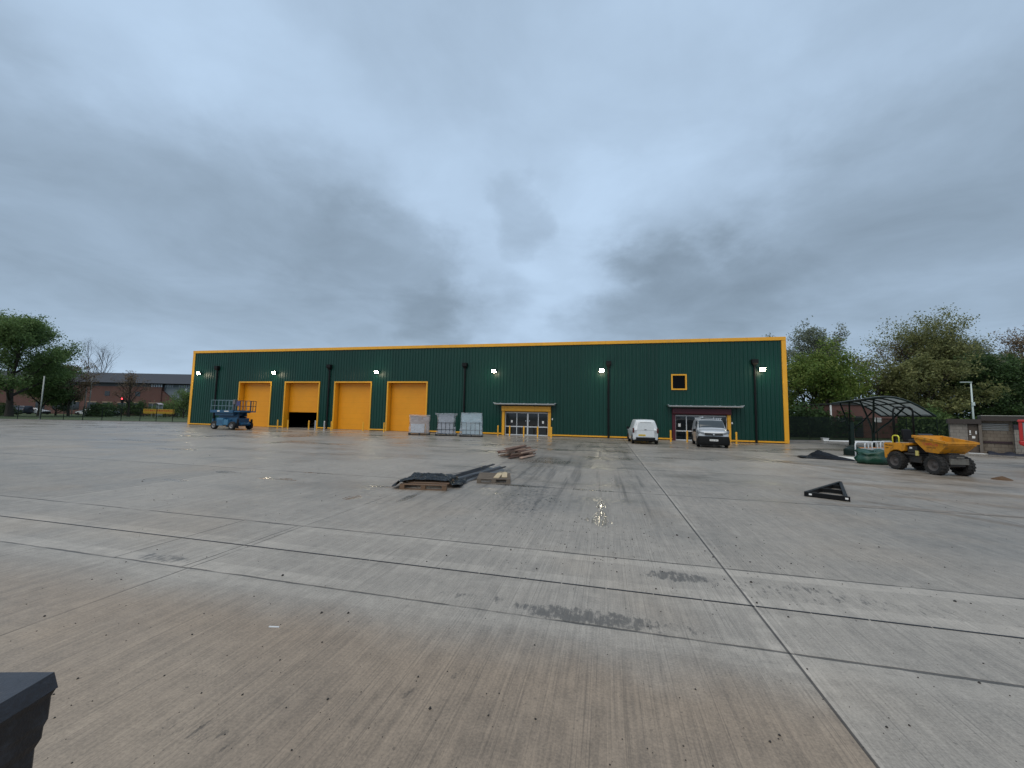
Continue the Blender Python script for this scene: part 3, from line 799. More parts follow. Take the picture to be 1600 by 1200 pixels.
def van(name, label, st, paint, loc, rz, front=True, rack=False, plate_text='', cat='van', detail=True, group=None):
    root = thing(name, label, cat, loc, rz, group)
    S = Shell(st); L = st[-1][0]; W_ = max(q[4] for q in st)
    S.body().build('body', paint, root, smooth=True)
    wsx = (.90, 1.46) if st is VAN_BIG else (1.0, 1.66) if st is VAN_SMALL else (1.20, 1.85)
    ws = MB()
    for sd_ in (1, -1): S.patch(ws, wsx[0], wsx[1], .735, 1.0, sd_, off=.010, nu=8, nv=8)
    ws.build('windscreen', tint_glass, root, smooth=True)
    for sd_ in (1, -1):
        sw_ = MB(); S.patch(sw_, 1.20 if st is not CAR else 1.5, 2.05 if st is not CAR else 3.3, .53, .68, sd_, off=.012, skew=.28 if st is not CAR else .1); sw_.build('side_window', tint_glass, root, smooth=True)
    for xx in (.86 if st is not CAR else .80, L - (.72 if st is VAN_BIG else .62 if st is VAN_SMALL else .85)):
        for sd_ in (1, -1):
            ar = MB(); ar.lathe([(0, 0), (.39, 0), (.39, .02), (0, .02)], 24, 'y', (xx, sd_ * (W_ + .002) - (.02 if sd_ > 0 else 0), .36)); ar.build('arch_gap_shade', bumper_m, root)  # flat black disc behind the tyre, painted shade for the wheel gap
            wheel(root, (xx, sd_ * (W_ - .08), .32), .32, .20, sd_)
    kw = W_ / .96
    py_ = np.array([0, .40, .72, .84, .915, .950, .966, .972]) * kw; px_ = np.array([-.030, -.028, -.012, .018, .065, .16, .34, .52])
    ts_ = np.concatenate(([0], np.cumsum(np.hypot(np.diff(py_), np.diff(px_))))); ts_ /= ts_[-1]
    def plan(t_, sg, out=0.0):
        y_ = float(np.interp(t_, ts_, py_)); x_ = float(np.interp(t_, ts_, px_)); e_ = .02
        d_ = np.array((np.interp(min(t_ + e_, 1), ts_, px_) - np.interp(max(t_ - e_, 0), ts_, px_), np.interp(min(t_ + e_, 1), ts_, py_) - np.interp(max(t_ - e_, 0), ts_, py_)))
        d_ = d_ / np.linalg.norm(d_)
        return x_ - d_[1] * out, sg * (y_ + d_[0] * out)
    zf = 1.0 if st is VAN_BIG else .90 if st is VAN_SMALL else .80
    bf = MB()
    def low_front(a, b):
        t_ = abs(a - .5) * 2; prof = [(.0, .19), (.03, .26), (.035, .50), (.02, .66), (.0, .78)]
        k = b * 4; i = min(int(k), 3); f = k - i
        x_, y_ = plan(t_, 1 if a > .5 else -1, .012 + prof[i][0] * (1 - f) + prof[i + 1][0] * f)
        return (x_, y_, (prof[i][1] * (1 - f) + prof[i + 1][1] * f - .30 * b * max(0, t_ - .66) / .34) * zf)
    bf.grid(low_front, 30, 8); bf.build('front_bumper', bumper_m, root, smooth=True, solid=.02)
    br = MB()
    br.grid(lambda a, b: (L + .05 - .28 * abs((a - .5) * 2) ** 5, (a - .5) * 2 * (W_ + .004), .20 + (.30 + .16 * max(0, abs(a - .5) * 2 - .72) / .28) * b), 20, 4); br.build('rear_bumper', bumper_m, root, smooth=True, solid=.03)
    for sd_ in (1, -1):
        hl = MB()
        def lamp(a, b):
            t_ = .42 + .42 * a; x_, y_ = plan(t_, sd_, .016)
            return (x_ + .03 + .05 * a, y_, (.90 + .07 * a + (b * (.13 + .10 * a))) * (zf if zf < 1 else 1))
        hl.grid(lamp, 8, 4)
        hl.build('headlight', lamp_clear, root, smooth=True, solid=.03)
        tl = MB(); tl.obox((L - .03, sd_ * (W_ - .055), 1.0), (.10, .12, .36)); tl.build('tail_light', tail_red, root, bevel=.02)
        mr = MB(); mr.obox((1.42, sd_ * (W_ + .10), 1.12), (.12, .17, .22), rz=0); mr.beam((1.44, sd_ * (W_ - .04), 1.06), (1.44, sd_ * (W_ + .06), 1.06), .06, .05); mr.build('wing_mirror', bumper_m, root, bevel=.03)
    gr = MB(); gr.grid(lambda a, b: (plan(abs(a - .5) * .80, 1, .022)[0] + .03 * b, (a - .5) * 1.12 * kw, (.82 + .16 * b + .05 * abs(a - .5)) * zf), 12, 3); gr.build('grille', ink, root, solid=.02)
    if not detail: return root
    pf = MB(); pf.box(-.102, -.086, -.26, .26, .46, .58); po = pf.build('number_plate', plate_w, root)
    lettering('plate_letters', plate_text, .10, ink, po, (-.104, 0, .52), (PI / 2, 0, -PI / 2), width=.46)
    em = MB(); em.lathe([(0, -.02), (.06, -.02), (.06, 0), (0, 0)], 6, 'x', (-.058, 0, .90 * zf)); em.build('emblem', silver, root)
    # rear doors: two leaves with pressed outlines, handle and plate
    ps = MB()
    xr = L + .002
    for (a, b) in ((-.62, .62),):
        ps.prism([(a, .53), (b, .53), (b, 1.02), (b - .12, 1.56), (a + .12, 1.56), (a, 1.02)], 'x', xr, xr + .008)
    rd = ps.build('rear_door', paint, root, bevel=.004)
    sl_ = MB(); sl_.box(xr + .009, xr + .012, -.60, .60, 1.020, 1.030); sl_.box(xr + .009, xr + .012, -.40, .40, 1.575, 1.60); sl_.build('seam', bumper_m, rd)
    hn = MB(); hn.obox((xr + .02, 0, 1.07), (.03, .15, .04)); hn.build('handle', ink, rd, bevel=.01)
    rp = MB(); rp.box(xr + .012, xr + .020, -.50, .0, .60, .72); ro = rp.build('number_plate', plate_y, root)
    lettering('plate_letters', plate_text, .09, ink, ro, (xr + .022, -.25, .66), (PI / 2, 0, PI / 2), width=.38)
    if rack:
        for xx in (2.05, 2.9, 3.8):
            rk = MB(); rk.beam((xx, -.82, 2.02), (xx, .82, 2.02), .06, .035)
            for sd_ in (1, -1): rk.beam((xx, sd_ * .74, 1.84), (xx, sd_ * .74, 2.0), .05, .05)
            rk.build('roof_bar', silver, root)
        pp = MB(); pp.tube((1.95, .45, 2.075), (4.0, .45, 2.075), .055, n=10); pp.build('roof_tube', silver, root)
    # cab dashboard paper seen in the windscreen
    return root
white_paint = M('white_van_paint', (.62, .65, .66), .28, var=.05, scale=1.0, dirt=.10, dirtc=(.42, .41, .38), coat=.4)
silver_paint = M('silver_van_paint', (.46, .48, .50), .30, metal=.25, var=.05, scale=1.0, dirt=.12, dirtc=(.26, .25, .24), coat=.4)
van('small_van', 'small white panel van parked with its rear doors towards the yard', VAN_SMALL, white_paint, (2.66, 34.95, 0), R(-88), plate_text='HG12 KXA')
van('panel_van', 'silver panel van with roof bars parked nose out before the maroon entrance', VAN_BIG, silver_paint, (7.10, 29.3, 0), R(84), rack=True, plate_text='HF68 XPC')

# ------------------------------------------------------------------ blue scissor lift
def scissor_lift():
    t = thing('scissor_lift', 'blue wheeled scissor lift with lowered railed platform by the left shutter', 'scissor lift', (-35.95, 31.45, 0), R(-5))
    blue = M('lift_blue_paint', (.013, .075, .155), .45, var=.2, scale=2, dirt=.25, dirtc=(.03, .05, .07))
    blue2 = M('lift_pale_blue', (.045, .16, .27), .45, var=.15, scale=3, dirt=.2, dirtc=(.05, .08, .10))
    c = MB(); c.box(-1.55, 1.45, -.70, .70, .36, .78); c.box(-1.62, -1.55, -.5, .5, .46, .70); c.prism([(1.45, .42), (1.85, .48), (1.88, .60), (1.45, .74)], 'y', -.45, .45)
    c.build('chassis', blue, t, bevel=.02)
    for x_ in (-1.25, 1.15):
        for s_ in (-1, 1): wheel(t, (x_, s_ * .86, .40), .40, .28, s_)
    for s_ in (-1, 1):
        tb = MB(); tb.box(-.82, .02, s_ * .82 - .17, s_ * .82 + .17, .38, 1.12); tb.box(.06, .66, s_ * .80 - .17, s_ * .80 + .17, .45, .98)
        o = tb.build('tool_box', blue2, t, bevel=.02)
        lv = MB()
        for k in range(5): lv.box(-.76, -.05, s_ * .996 - .006, s_ * .98 + .006, .50 + k * .09, .54 + k * .09)
        lv.build('louvre', blue, o)
    for x_ in (-1.7, 1.62):
        for s_ in (-1, 1):
            og = MB(); og.box(x_ - .07, x_ + .07, s_ * .70 - .07, s_ * .70 + .07, .22, 1.02); og.lathe([(0, .16), (.15, .16), (.15, .22), (0, .22)], 12, 'z', (x_, s_ * .70, 0)); og.build('outrigger', blue if x_ < 0 else dark_metal, t, bevel=.01)
    sc = MB()
    for k in range(4):
        z0 = 1.06 + k * .15
        for s_ in (-1, 1):
            sc.beam((-1.35, s_ * .42, z0), (1.30, s_ * .42, z0 + .13), .06, .10); sc.beam((-1.35, s_ * .34, z0 + .13), (1.30, s_ * .34, z0), .06, .10)
    sc.box(-1.50, 1.40, -.62, .62, .785, 1.12); sc.box(-1.55, .95, -.70, .70, 1.36, 1.615)
    sc.build('scissor_stack', blue, t)
    dk = MB(); dk.box(-1.95, 1.15, -.92, .92, 1.62, 1.88); dk.build('platform', blue, t, bevel=.015)
    dl = MB(); dl.box(-.95, -.62, -.928, -.922, 1.72, 1.83); dl.box(.0, .62, -.928, -.922, 1.73, 1.81); dl.build('decal', paper, t)
    ex = MB(); ex.box(1.16, 1.95, -.84, .84, 1.70, 1.82); ex.build('platform_extension', blue, t, bevel=.015)
    rl = MB()
    for s_ in (-.86, .86):
        for z_ in (2.30, 2.84): rl.beam((-1.93, s_, z_), (1.12, s_, z_), .045, .045)
        for k in range(7): rl.beam((-1.91 + k * .50, s_, 1.86), (-1.91 + k * .50, s_, 2.83), .04, .04)
    for z_ in (2.30, 2.84): rl.beam((-1.93, -.86, z_), (-1.93, .86, z_), .045, .045)
    rl.build('guard_rail', M('lift_rail_grey_blue', (.12, .19, .22), .45, var=.15), t)
    r2 = MB()
    for s_ in (-.80, .80):
        for z_ in (2.28, 2.80): r2.beam((1.2, s_, z_), (1.93, s_, z_), .045, .045)
        for x_ in (1.22, 1.55, 1.93): r2.beam((x_, s_, 1.82), (x_, s_, 2.80), .045, .045)
    for z_ in (2.28, 2.80): r2.beam((1.93, -.80, z_), (1.93, .80, z_), .045, .045)
    for y_ in (-.3, .3): r2.beam((1.93, y_, 1.82), (1.93, y_, 2.80), .04, .04)
    r2.build('extension_rail', M('lift_rail_dark', (.03, .035, .045), .45, var=.15), t)
    cb = MB(); cb.box(1.05, 1.30, -.90, -.60, 2.45, 2.90); cb.box(1.08, 1.12, -.88, -.70, 1.9, 2.45); cb.build('control_box', M('grey_control_box', (.14, .13, .13), .5), t, bevel=.02)
    pn = MB(); pn.box(1.45, 1.90, -.83, -.82, 2.32, 2.76); pn.build('sign_panel', M('purple_blue_panel', (.06, .055, .14), .5), t)
scissor_lift()

# ------------------------------------------------------------------ film wrapped pallets
def film_mat(name, c, a):
    m, n = newmat(name)
    x, y, z = n.sep(n.coord('Object'))
    v = n.comb(x, y, z)
    h = n.noise(n.comb(x * 3, y * 3, z * 1.6), 2.0, 5, .65, 1.6)
    f = n.noise(n.comb(x * 1.3, y, z * 2.6), 1.5, 4, .6, .8)
    n.out(n.scalecol(c, .75 + f * .5), .22, height=h, hdist=.05, alpha=((f - .5) * 1.1 + a).clamp(), spec=.6)
    return m
def wrapped_pallet(label, loc, rz, wdt, hgt, kind):
    t = thing('wrapped_pallet', label, 'pallet', loc, rz, 'film wrapped pallets lined up before the warehouse')
    rn = random.Random(kind * 7 + 1)
    b = MB()
    for y_ in (-.5, 0, .5):
        b.box(-wdt / 2, wdt / 2, y_ - .05, y_ + .05, .0, .03); b.box(-wdt / 2, wdt / 2, y_ - .05, y_ + .05, .13, .16)
        for x_ in (-.45, 0, .45): b.box(x_ * wdt - .06, x_ * wdt + .06, y_ - .049, y_ + .049, .03, .13)
    for k in range(7): b.box(-wdt / 2 + k * (wdt - .1) / 6, -wdt / 2 + k * (wdt - .1) / 6 + .1, -.55, .55, .161, .182)
    b.build('pallet_base', M('dark_pallet', (.022, .024, .026), .6, var=.3), t)
    ld = MB(); x0 = -wdt * .42
    if kind == 3:
        ld.box(-wdt * .40, wdt * .34, -.42, .45, .185, hgt * .62); ld.box(wdt * .36, wdt * .44, -.40, .42, .185, hgt * .66)
        ld.box(-wdt * .42, wdt * .42, -.30, .45, hgt * .625, hgt * .97)
    elif kind == 2:
        ld.box(-wdt * .36, wdt * .30, -.44, .45, .185, hgt * .52); ld.box(-wdt * .34, wdt * .33, -.36, .40, hgt * .521, hgt * .96); ld.box(wdt * .31, wdt * .42, -.4, .3, .185, hgt * .40)
    else:
        ld.box(-wdt * .40, wdt * .24, -.46, .45, .185, hgt * .56); ld.box(-wdt * .43, wdt * .42, -.26, .45, hgt * .562, hgt * .76); ld.box(-wdt * .42, wdt * .1, -.24, .42, hgt * .762, hgt * .95); ld.box(wdt * .12, wdt * .42, -.24, .42, hgt * .762, hgt * .93); ld.box(wdt * .27, wdt * .42, -.3, .4, .185, hgt * .55)
    cols = {1: (.42, .34, .31), 2: (.36, .38, .42), 3: (.40, .52, .56)}
    ld.build('load', M('packed_load_%s' % 'abc'[kind - 1], cols[kind], .6, var=.25, scale=1.2, dirt=.2, dirtc=(.18, .18, .2)), t, bevel=.01)
    if kind == 1:
        q = MB(); q.box(-wdt * .38, wdt * .22, -.475, -.462, .21, hgt * .55); q.build('white_panel', M('pale_panel', (.55, .58, .62), .4), t)
    fr = MB()
    if kind >= 2:
        for k in range(5): q = -wdt * .40 + k * wdt * .185; fr.tube((q, -.455, .20), (q, -.455, hgt * .60), .016, n=6)
        for z_ in (.22, hgt * .28, hgt * .58): fr.tube((-wdt * .42, -.465, z_), (wdt * .44, -.465, z_), .018, n=6)
        fr.build('cage', dark_metal, t)
    fm = MB()
    nseg = 44
    prof = {1: lambda z: 1.0 + .02 * math.sin(z * 9), 2: lambda z: .86 + .15 * abs(z * 2 - 1.05) ** 3 + (.12 if z > .93 else 0), 3: lambda z: 1.06 - .10 * z}[kind]
    def fn(a, b_):
        k = a * 4; i = int(k) % 4; f = k - int(k)
        cs = [(-1, -1), (1, -1), (1, 1), (-1, 1)]
        p, q = cs[i], cs[(i + 1) % 4]
        x_ = p[0] + (q[0] - p[0]) * f; y_ = p[1] + (q[1] - p[1]) * f
        s_ = prof(b_) * (1 + .025 * math.sin(a * 61 + b_ * 7) + .02 * math.sin(a * 23 + b_ * 19 + kind))
        edge_ = .03 * math.sin(a * 29 + kind) if b_ > .99 else 0
        return (x_ * wdt * .455 * s_, y_ * .50 * s_, .12 + (hgt - .12) * b_ + edge_)
    fm.grid(fn, nseg, 16)
    fm.build('film_wrap', film_mat('film_%s' % 'abc'[kind - 1], {1: (.60, .58, .58), 2: (.55, .58, .62), 3: (.52, .56, .60)}[kind], .27), t, smooth=True)
    tp = MB()
    tp.grid(lambda a, b_: ((a - .5) * .91 * wdt * prof(.97), (b_ - .5) * 1.0 * prof(.97), hgt - .02 + .02 * math.sin(a * 17) * math.cos(b_ * 11)), 14, 8)
    tp.build('film_top', MATS.get('ft') or film_mat('film_top', (.55, .58, .62), .6), t, smooth=True)
wrapped_pallet('pale pink topped wrapped pallet, left of the three before the warehouse', (-16.55, 33.0, 0), R(24), 1.95, 1.80, 1)
wrapped_pallet('grey film wrapped pallet with flared top, middle of the three', (-13.95, 33.0, 0), R(22), 1.95, 1.99, 2)
wrapped_pallet('tall wrapped pallet with pale blue caged load, right of the three', (-11.50, 32.8, 0), R(19), 2.05, 2.08, 3)

# ------------------------------------------------------------------ pallets, tarpaulin, bars and planks on the concrete
wood = M('pallet_wood', (.15, .088, .05), .75, var=.35, scale=4, stretch=(1, 6, 6), dirt=.3, dirtc=(.06, .045, .03))
wood_pale = M('pale_board', (.46, .36, .22), .7, var=.2, scale=4, stretch=(1, 6, 6))
wood_grey = M('grey_pallet_wood', (.155, .125, .095), .8, var=.35, scale=4, stretch=(1, 6, 6), dirt=.4, dirtc=(.05, .04, .03))
def pallet(label, loc, rz, lx, ly, mat_, gap=True, group='low wooden pallets on the yard'):
    t = thing('wooden_pallet', label, 'pallet', loc, rz, group)
    for x_ in (-.5, 0, .5):
        for y_ in (-.5, 0, .5): MB().box(x_ * (lx - .12) - .06, x_ * (lx - .12) + .06, y_ * (ly - .1) - .05, y_ * (ly - .1) + .05, .022, .112).build('block', mat_, t)
    for y_ in (-.5, 0, .5): MB().box(-lx / 2, lx / 2, y_ * (ly - .1) - .05, y_ * (ly - .1) + .05, 0, .021).build('runner', mat_, t)
    for k in range(6 if gap else 7):
        s_ = MB(); q = -ly / 2 + .05 + k * (ly - .1) / (5 if gap else 6); s_.box(-lx / 2, lx / 2, q - .048, q + .048, .113, .136); s_.build('deck_board', mat_, t)
    return t
PA = pallet('brown wooden pallet half covered by the crumpled black sheet', (-4.62, 9.98, 0), R(10), 1.20, 1.45, wood)
PB = pallet('grey wooden pallet with pale boards on top and metal bars across it', (-3.22, 11.35, 0), R(14), .95, 1.15, wood_grey)
PB['group'] = PA['group']
for k, (x_, y_, a_) in enumerate(((-3.10, 11.35, 98), (-2.95, 11.5, 104))):
    b_ = MB(); b_.obox((0, 0, .011), (.95, .16, .02)); o = b_.build('board', wood_pale, bevel=.003)
    o.location = (x_, y_, .1385); o.rotation_euler = (0, 0, R(a_)); tag(o, ('pale timber board on the grey pallet, nearer the metal bars', 'pale timber board on the grey pallet, along its outer edge')[k], 'board', 'pale boards on the grey pallet')

def cloth(name, label, cat, m, fn, nu, nv, thick=.006, **kw):
    mb = MB(); mb.grid(fn, nu, nv); o = mb.build(name, m, smooth=True, solid=thick, fixn=False); return tag(o, label, cat, **kw)
from mathutils import noise as mnoise
def nz(x, y, s_, o_=0.0): return mnoise.noise(Vector((x * s_ + o_, y * s_ - o_, o_)))
black_sheet = M('black_polythene', (.005, .0065, .007), .28, var=.25, scale=3, bump=.04, bscale=6, spec=.2)
def sheet_a(a, b):
    # local: x along the pallet front, y to the back; slack folds left, behind and right
    x = -.80 + 1.72 * a; y = -.50 + 1.22 * b
    on = min(1.0, max(0.0, (.70 - abs(x)) / .10)) * min(1.0, max(0.0, (.80 - abs(y - .05)) / .10))
    cr = abs(nz(x, y, 3.2, 4)) + .6 * abs(nz(x, y, 7.5, 9)) + .35 * abs(nz(x, y, 15, 2))
    z = on * .150 + .012 + .055 * cr
    z += .07 * math.exp(-((x + .72) / .13) ** 2) * (.45 + .55 * math.sin(b * 8)) + .07 * math.exp(-((x - .84) / .16) ** 2) * (.6 + .4 * math.sin(b * 7 + 1)) + .04 * math.exp(-((y - .55) / .16) ** 2 - ((x + .2) / .6) ** 2)
    front = max(0.0, .16 - b) / .16
    y += front * (.22 + .30 * min(1, max(0, (x + .30) / .5)) - .40 * min(1, max(0, (-x - .28) / .25)))
    return (x + .05 * nz(x, y, 3.2, 7), y + .07 * nz(x, y, 3.4, 3), max(.006, z))
o = cloth('black_sheet', 'crumpled black plastic sheet draped over the brown wooden pallet', 'plastic sheet', black_sheet, sheet_a, 90, 66)
o.location = (-4.66, 9.95, 0); o.rotation_euler = (0, 0, R(10))

bar_m = M('dark_steel_bar', (.12, .125, .135), .38, metal=.45, var=.25, scale=3)
rnb = random.Random(3)
for k in range(8):
    L_ = 2.3 + rnb.random() * .7
    b_ = MB(); wv = .024 + .012 * rnb.random()
    b_.box(-wv, wv, -L_ / 2, L_ / 2, 0, .004); b_.box(-wv, -wv + .004, -L_ / 2, L_ / 2, .0045, .045); b_.box(wv - .004, wv, -L_ / 2, L_ / 2, .0045, .045)
    o = b_.build('metal_bar', bar_m if k % 3 else M('pale_steel_bar', (.34, .36, .38), .35, metal=.4, var=.25, scale=3))
    lay = k // 4
    o.location = (-4.28 + (k % 4) * .20 + rnb.uniform(-.03, .03), 12.05 + rnb.uniform(-.35, .35), .035 + lay * .055 + (.02 if k % 3 == 2 else 0)); o.rotation_euler = (R(1.6), rnb.uniform(-.1, .1), R(-13 + rnb.uniform(-7, 6)))
    tag(o, 'dark steel channel bar in the bundle lying beside the grey pallet', 'metal bar', 'steel channel bars bundled by the grey pallet')
for k in range(2):
    b_ = MB(); b_.box(-.02, .02, -1.9, 1.9, 0, .012); o = b_.build('metal_strip', bar_m); o.location = (-4.75 + k * .28, 12.2 + k * .2, .001); o.rotation_euler = (0, 0, R(-17 - 3 * k))
    tag(o, ('thin steel strip flat on the concrete, farther from the bar bundle', 'thin steel strip flat on the concrete, nearer the bar bundle')[k], 'metal strip', 'thin steel strips beside the bars')

plank_m = [M('weathered_red_timber', (.125, .068, .048), .8, var=.35, scale=3, stretch=(1, 6, 6), dirt=.35, dirtc=(.05, .035, .03)), M('weathered_brown_timber', (.17, .112, .078), .8, var=.35, scale=3, stretch=(1, 6, 6), dirt=.3, dirtc=(.07, .05, .04)),
           M('pinkish_timber', (.36, .245, .18), .75, var=.25, scale=3, stretch=(1, 6, 6))]
rnp = random.Random(11)
for k in range(20):
    L_ = rnp.uniform(1.0, 2.0); w_ = rnp.uniform(.07, .15); h_ = rnp.uniform(.025, .06)
    lay = k // 6
    b_ = MB(); b_.obox((0, 0, 0), (L_, w_, h_)); o = b_.build('timber_plank', plank_m[(k * 2 + k // 4) % 3], bevel=.004)
    an = R(58 + rnp.uniform(-20, 20)); q = (k % 6 - 2.5) * .19
    o.location = (-3.98 + q * .86 + rnp.uniform(-.1, .1), 18.3 - q * .45 + rnp.uniform(-.3, .3), .06 + lay * .105 + rnp.uniform(0, .03))
    o.rotation_euler = (rnp.uniform(-.35, .35), -rnp.uniform(-.02, .10) * (1 if lay else .3), an)
    tag(o, 'weathered reddish brown plank in the loose timber pile', 'plank', 'planks in the loose timber pile')

# black A-shaped steel frame lying on the right
t = thing('steel_frame', 'black A-shaped steel frame lying flat on the concrete at right', 'steel frame', (5.9, 12.4, 0))
fm_ = M('black_frame_paint', (.005, .0055, .006), .5, var=.2, spec=.2)
Lp, Rp, Ap = Vector((5.00, 11.78, .06)), Vector((5.69, 11.40, .06)), Vector((6.95, 14.18, .06))
off = Vector((5.9, 12.4, 0))
for nm, a, b in (('long_bar', Lp, Ap), ('long_bar', Rp, Ap), ('end_bar', Lp + (Lp - Rp) * .03, Rp + (Rp - Lp) * .10), ('rung', Lp.lerp(Ap, .36), Rp.lerp(Ap, .36)), ('rung', Lp.lerp(Ap, .70), Rp.lerp(Ap, .70))):
    b_ = MB(); b_.beam(a - off, b - off, .075 if nm != 'rung' else .06, .11 if nm != 'rung' else .098); b_.build(nm, fm_, t)
for p in (Lp.lerp(Rp, .14), Rp.lerp(Lp, -.04)):
    b_ = MB(); q = p - off; d_ = (Lp - Rp).normalized(); b_.obox((q.x - .035, q.y - .035, .068), (.004, .06, .04), rz=math.atan2(d_.y, d_.x) + PI / 2); b_.build('label_sticker', paper, t)

# black tarpaulin heap
def heap(a, b):
    x = (a - .5) * 2.3; y = (b - .5) * 1.3
    env = max(0.0, 1 - (abs(x) / 1.15) ** 2.6 - (abs(y) / .65) ** 2.6)
    dl = abs(x + .36 + .25 * y) ; tent = max(0.0, 1 - dl / (.34 if x < -.36 else .95)) * max(0.0, 1 - abs(y - .05) / .50)
    z = .02 + .08 * env + .33 * tent + .05 * abs(nz(x, y, 3.4, 3)) * (.4 + env) + .10 * math.exp(-((x + 1.06) / .12) ** 2) * max(0, .7 - abs(b - .3)) + .05 * max(0, math.sin(x * 6 + y * 9)) * env
    return (x + .10 * nz(x, y, 2.2, 5), y + .14 * nz(x, y, 1.9, 8), max(.008, z))
o = cloth('black_tarpaulin', 'black tarpaulin heaped to a peak on the concrete near the dumper', 'tarpaulin', M('black_tarp', (.005, .0055, .0075), .55, var=.2, scale=2, bump=.03, bscale=5, spec=.15), heap, 50, 36)
o.location = (11.15, 24.0, 0); o.rotation_euler = (0, 0, R(-14))

def gheap(a, b):
    th = 2 * PI * a; rr = [0.62, .70, .72, .66, .60, .66, .52, .30, .05][min(8, int(b * 8 + .001))]
    f = b * 8 - int(b * 8)
    z = [.0, .10, .22, .34, .42, .52, .60, .58, .52][min(8, int(b * 8 + .001))]
    x, y = math.cos(th), math.sin(th)
    k = 1 + .10 * nz(x * 2, y * 2 + b * 3, 1.6, 2) + (.10 * math.sin(th * 5 + b * 4) if b > .5 else .03 * math.sin(th * 9))
    return (x * rr * 1.25 * k, y * rr * .8 * k, z * (1 + .14 * nz(x, y, 1.9, 6)) + (.06 * math.sin(th * 3) if b > .6 else 0))
o = cloth('green_tarpaulin', 'dark green tarpaulin bundle slumped on the ground behind the dumper wheel', 'tarpaulin', M('green_tarp', (.006, .050, .030), .38, var=.25, scale=2, bump=.02, bscale=6), gheap, 48, 8)
o.location = (12.35, 22.2, 0); o.rotation_euler = (0, 0, R(20))

# pale sheet on the ground and white odds and ends
b_ = MB(); b_.obox((0, 0, .012), (1.0, 2.2, .022)); o = b_.build('pale_sheet', M('pale_ply_sheet', (.60, .58, .52), .7, var=.1)); o.location = (12.55, 24.6, .001); o.rotation_euler = (0, 0, R(-14)); tag(o, 'pale flat sheet lying between black tarpaulin and green bundle', 'board')
white_pl = M('white_plastic_pipe', (.62, .63, .63), .5, var=.08)
for k, (px, dep, L_, a_, lb) in enumerate(((1296, 38.5, 1.6, 10, 'white pipe on the ground left of the cycle shelter, the leftmost one'), (1312, 38, 2.2, -5, 'white pipe on the ground under the left end of the cycle shelter'), (1330, 38.5, 2.8, 14, 'white pipe on the ground behind the white cycle hoops'), (1343, 36.5, 2.2, 2, 'white pipe lying nearest the white cycle hoops'))):
    s_ = far_spot(px, dep); b_ = MB(); b_.tube((-L_ / 2, 0, .07), (L_ / 2, 0, .07), .07, n=10); o = b_.build('white_pipe', white_pl); o.location = s_; o.rotation_euler = (0, 0, R(a_)); tag(o, lb, 'pipe', 'white pipes lying by the cycle shelter')
s_ = far_spot(1285, 38.8); b_ = MB(); b_.box(-.25, .25, -.2, .2, 0, .30); b_.box(-.29, .29, -.24, .24, .301, .34); o = b_.build('white_tub', white_pl, bevel=.02); o.location = s_; tag(o, 'white lidded tub on the ground left of the shelter', 'tub')

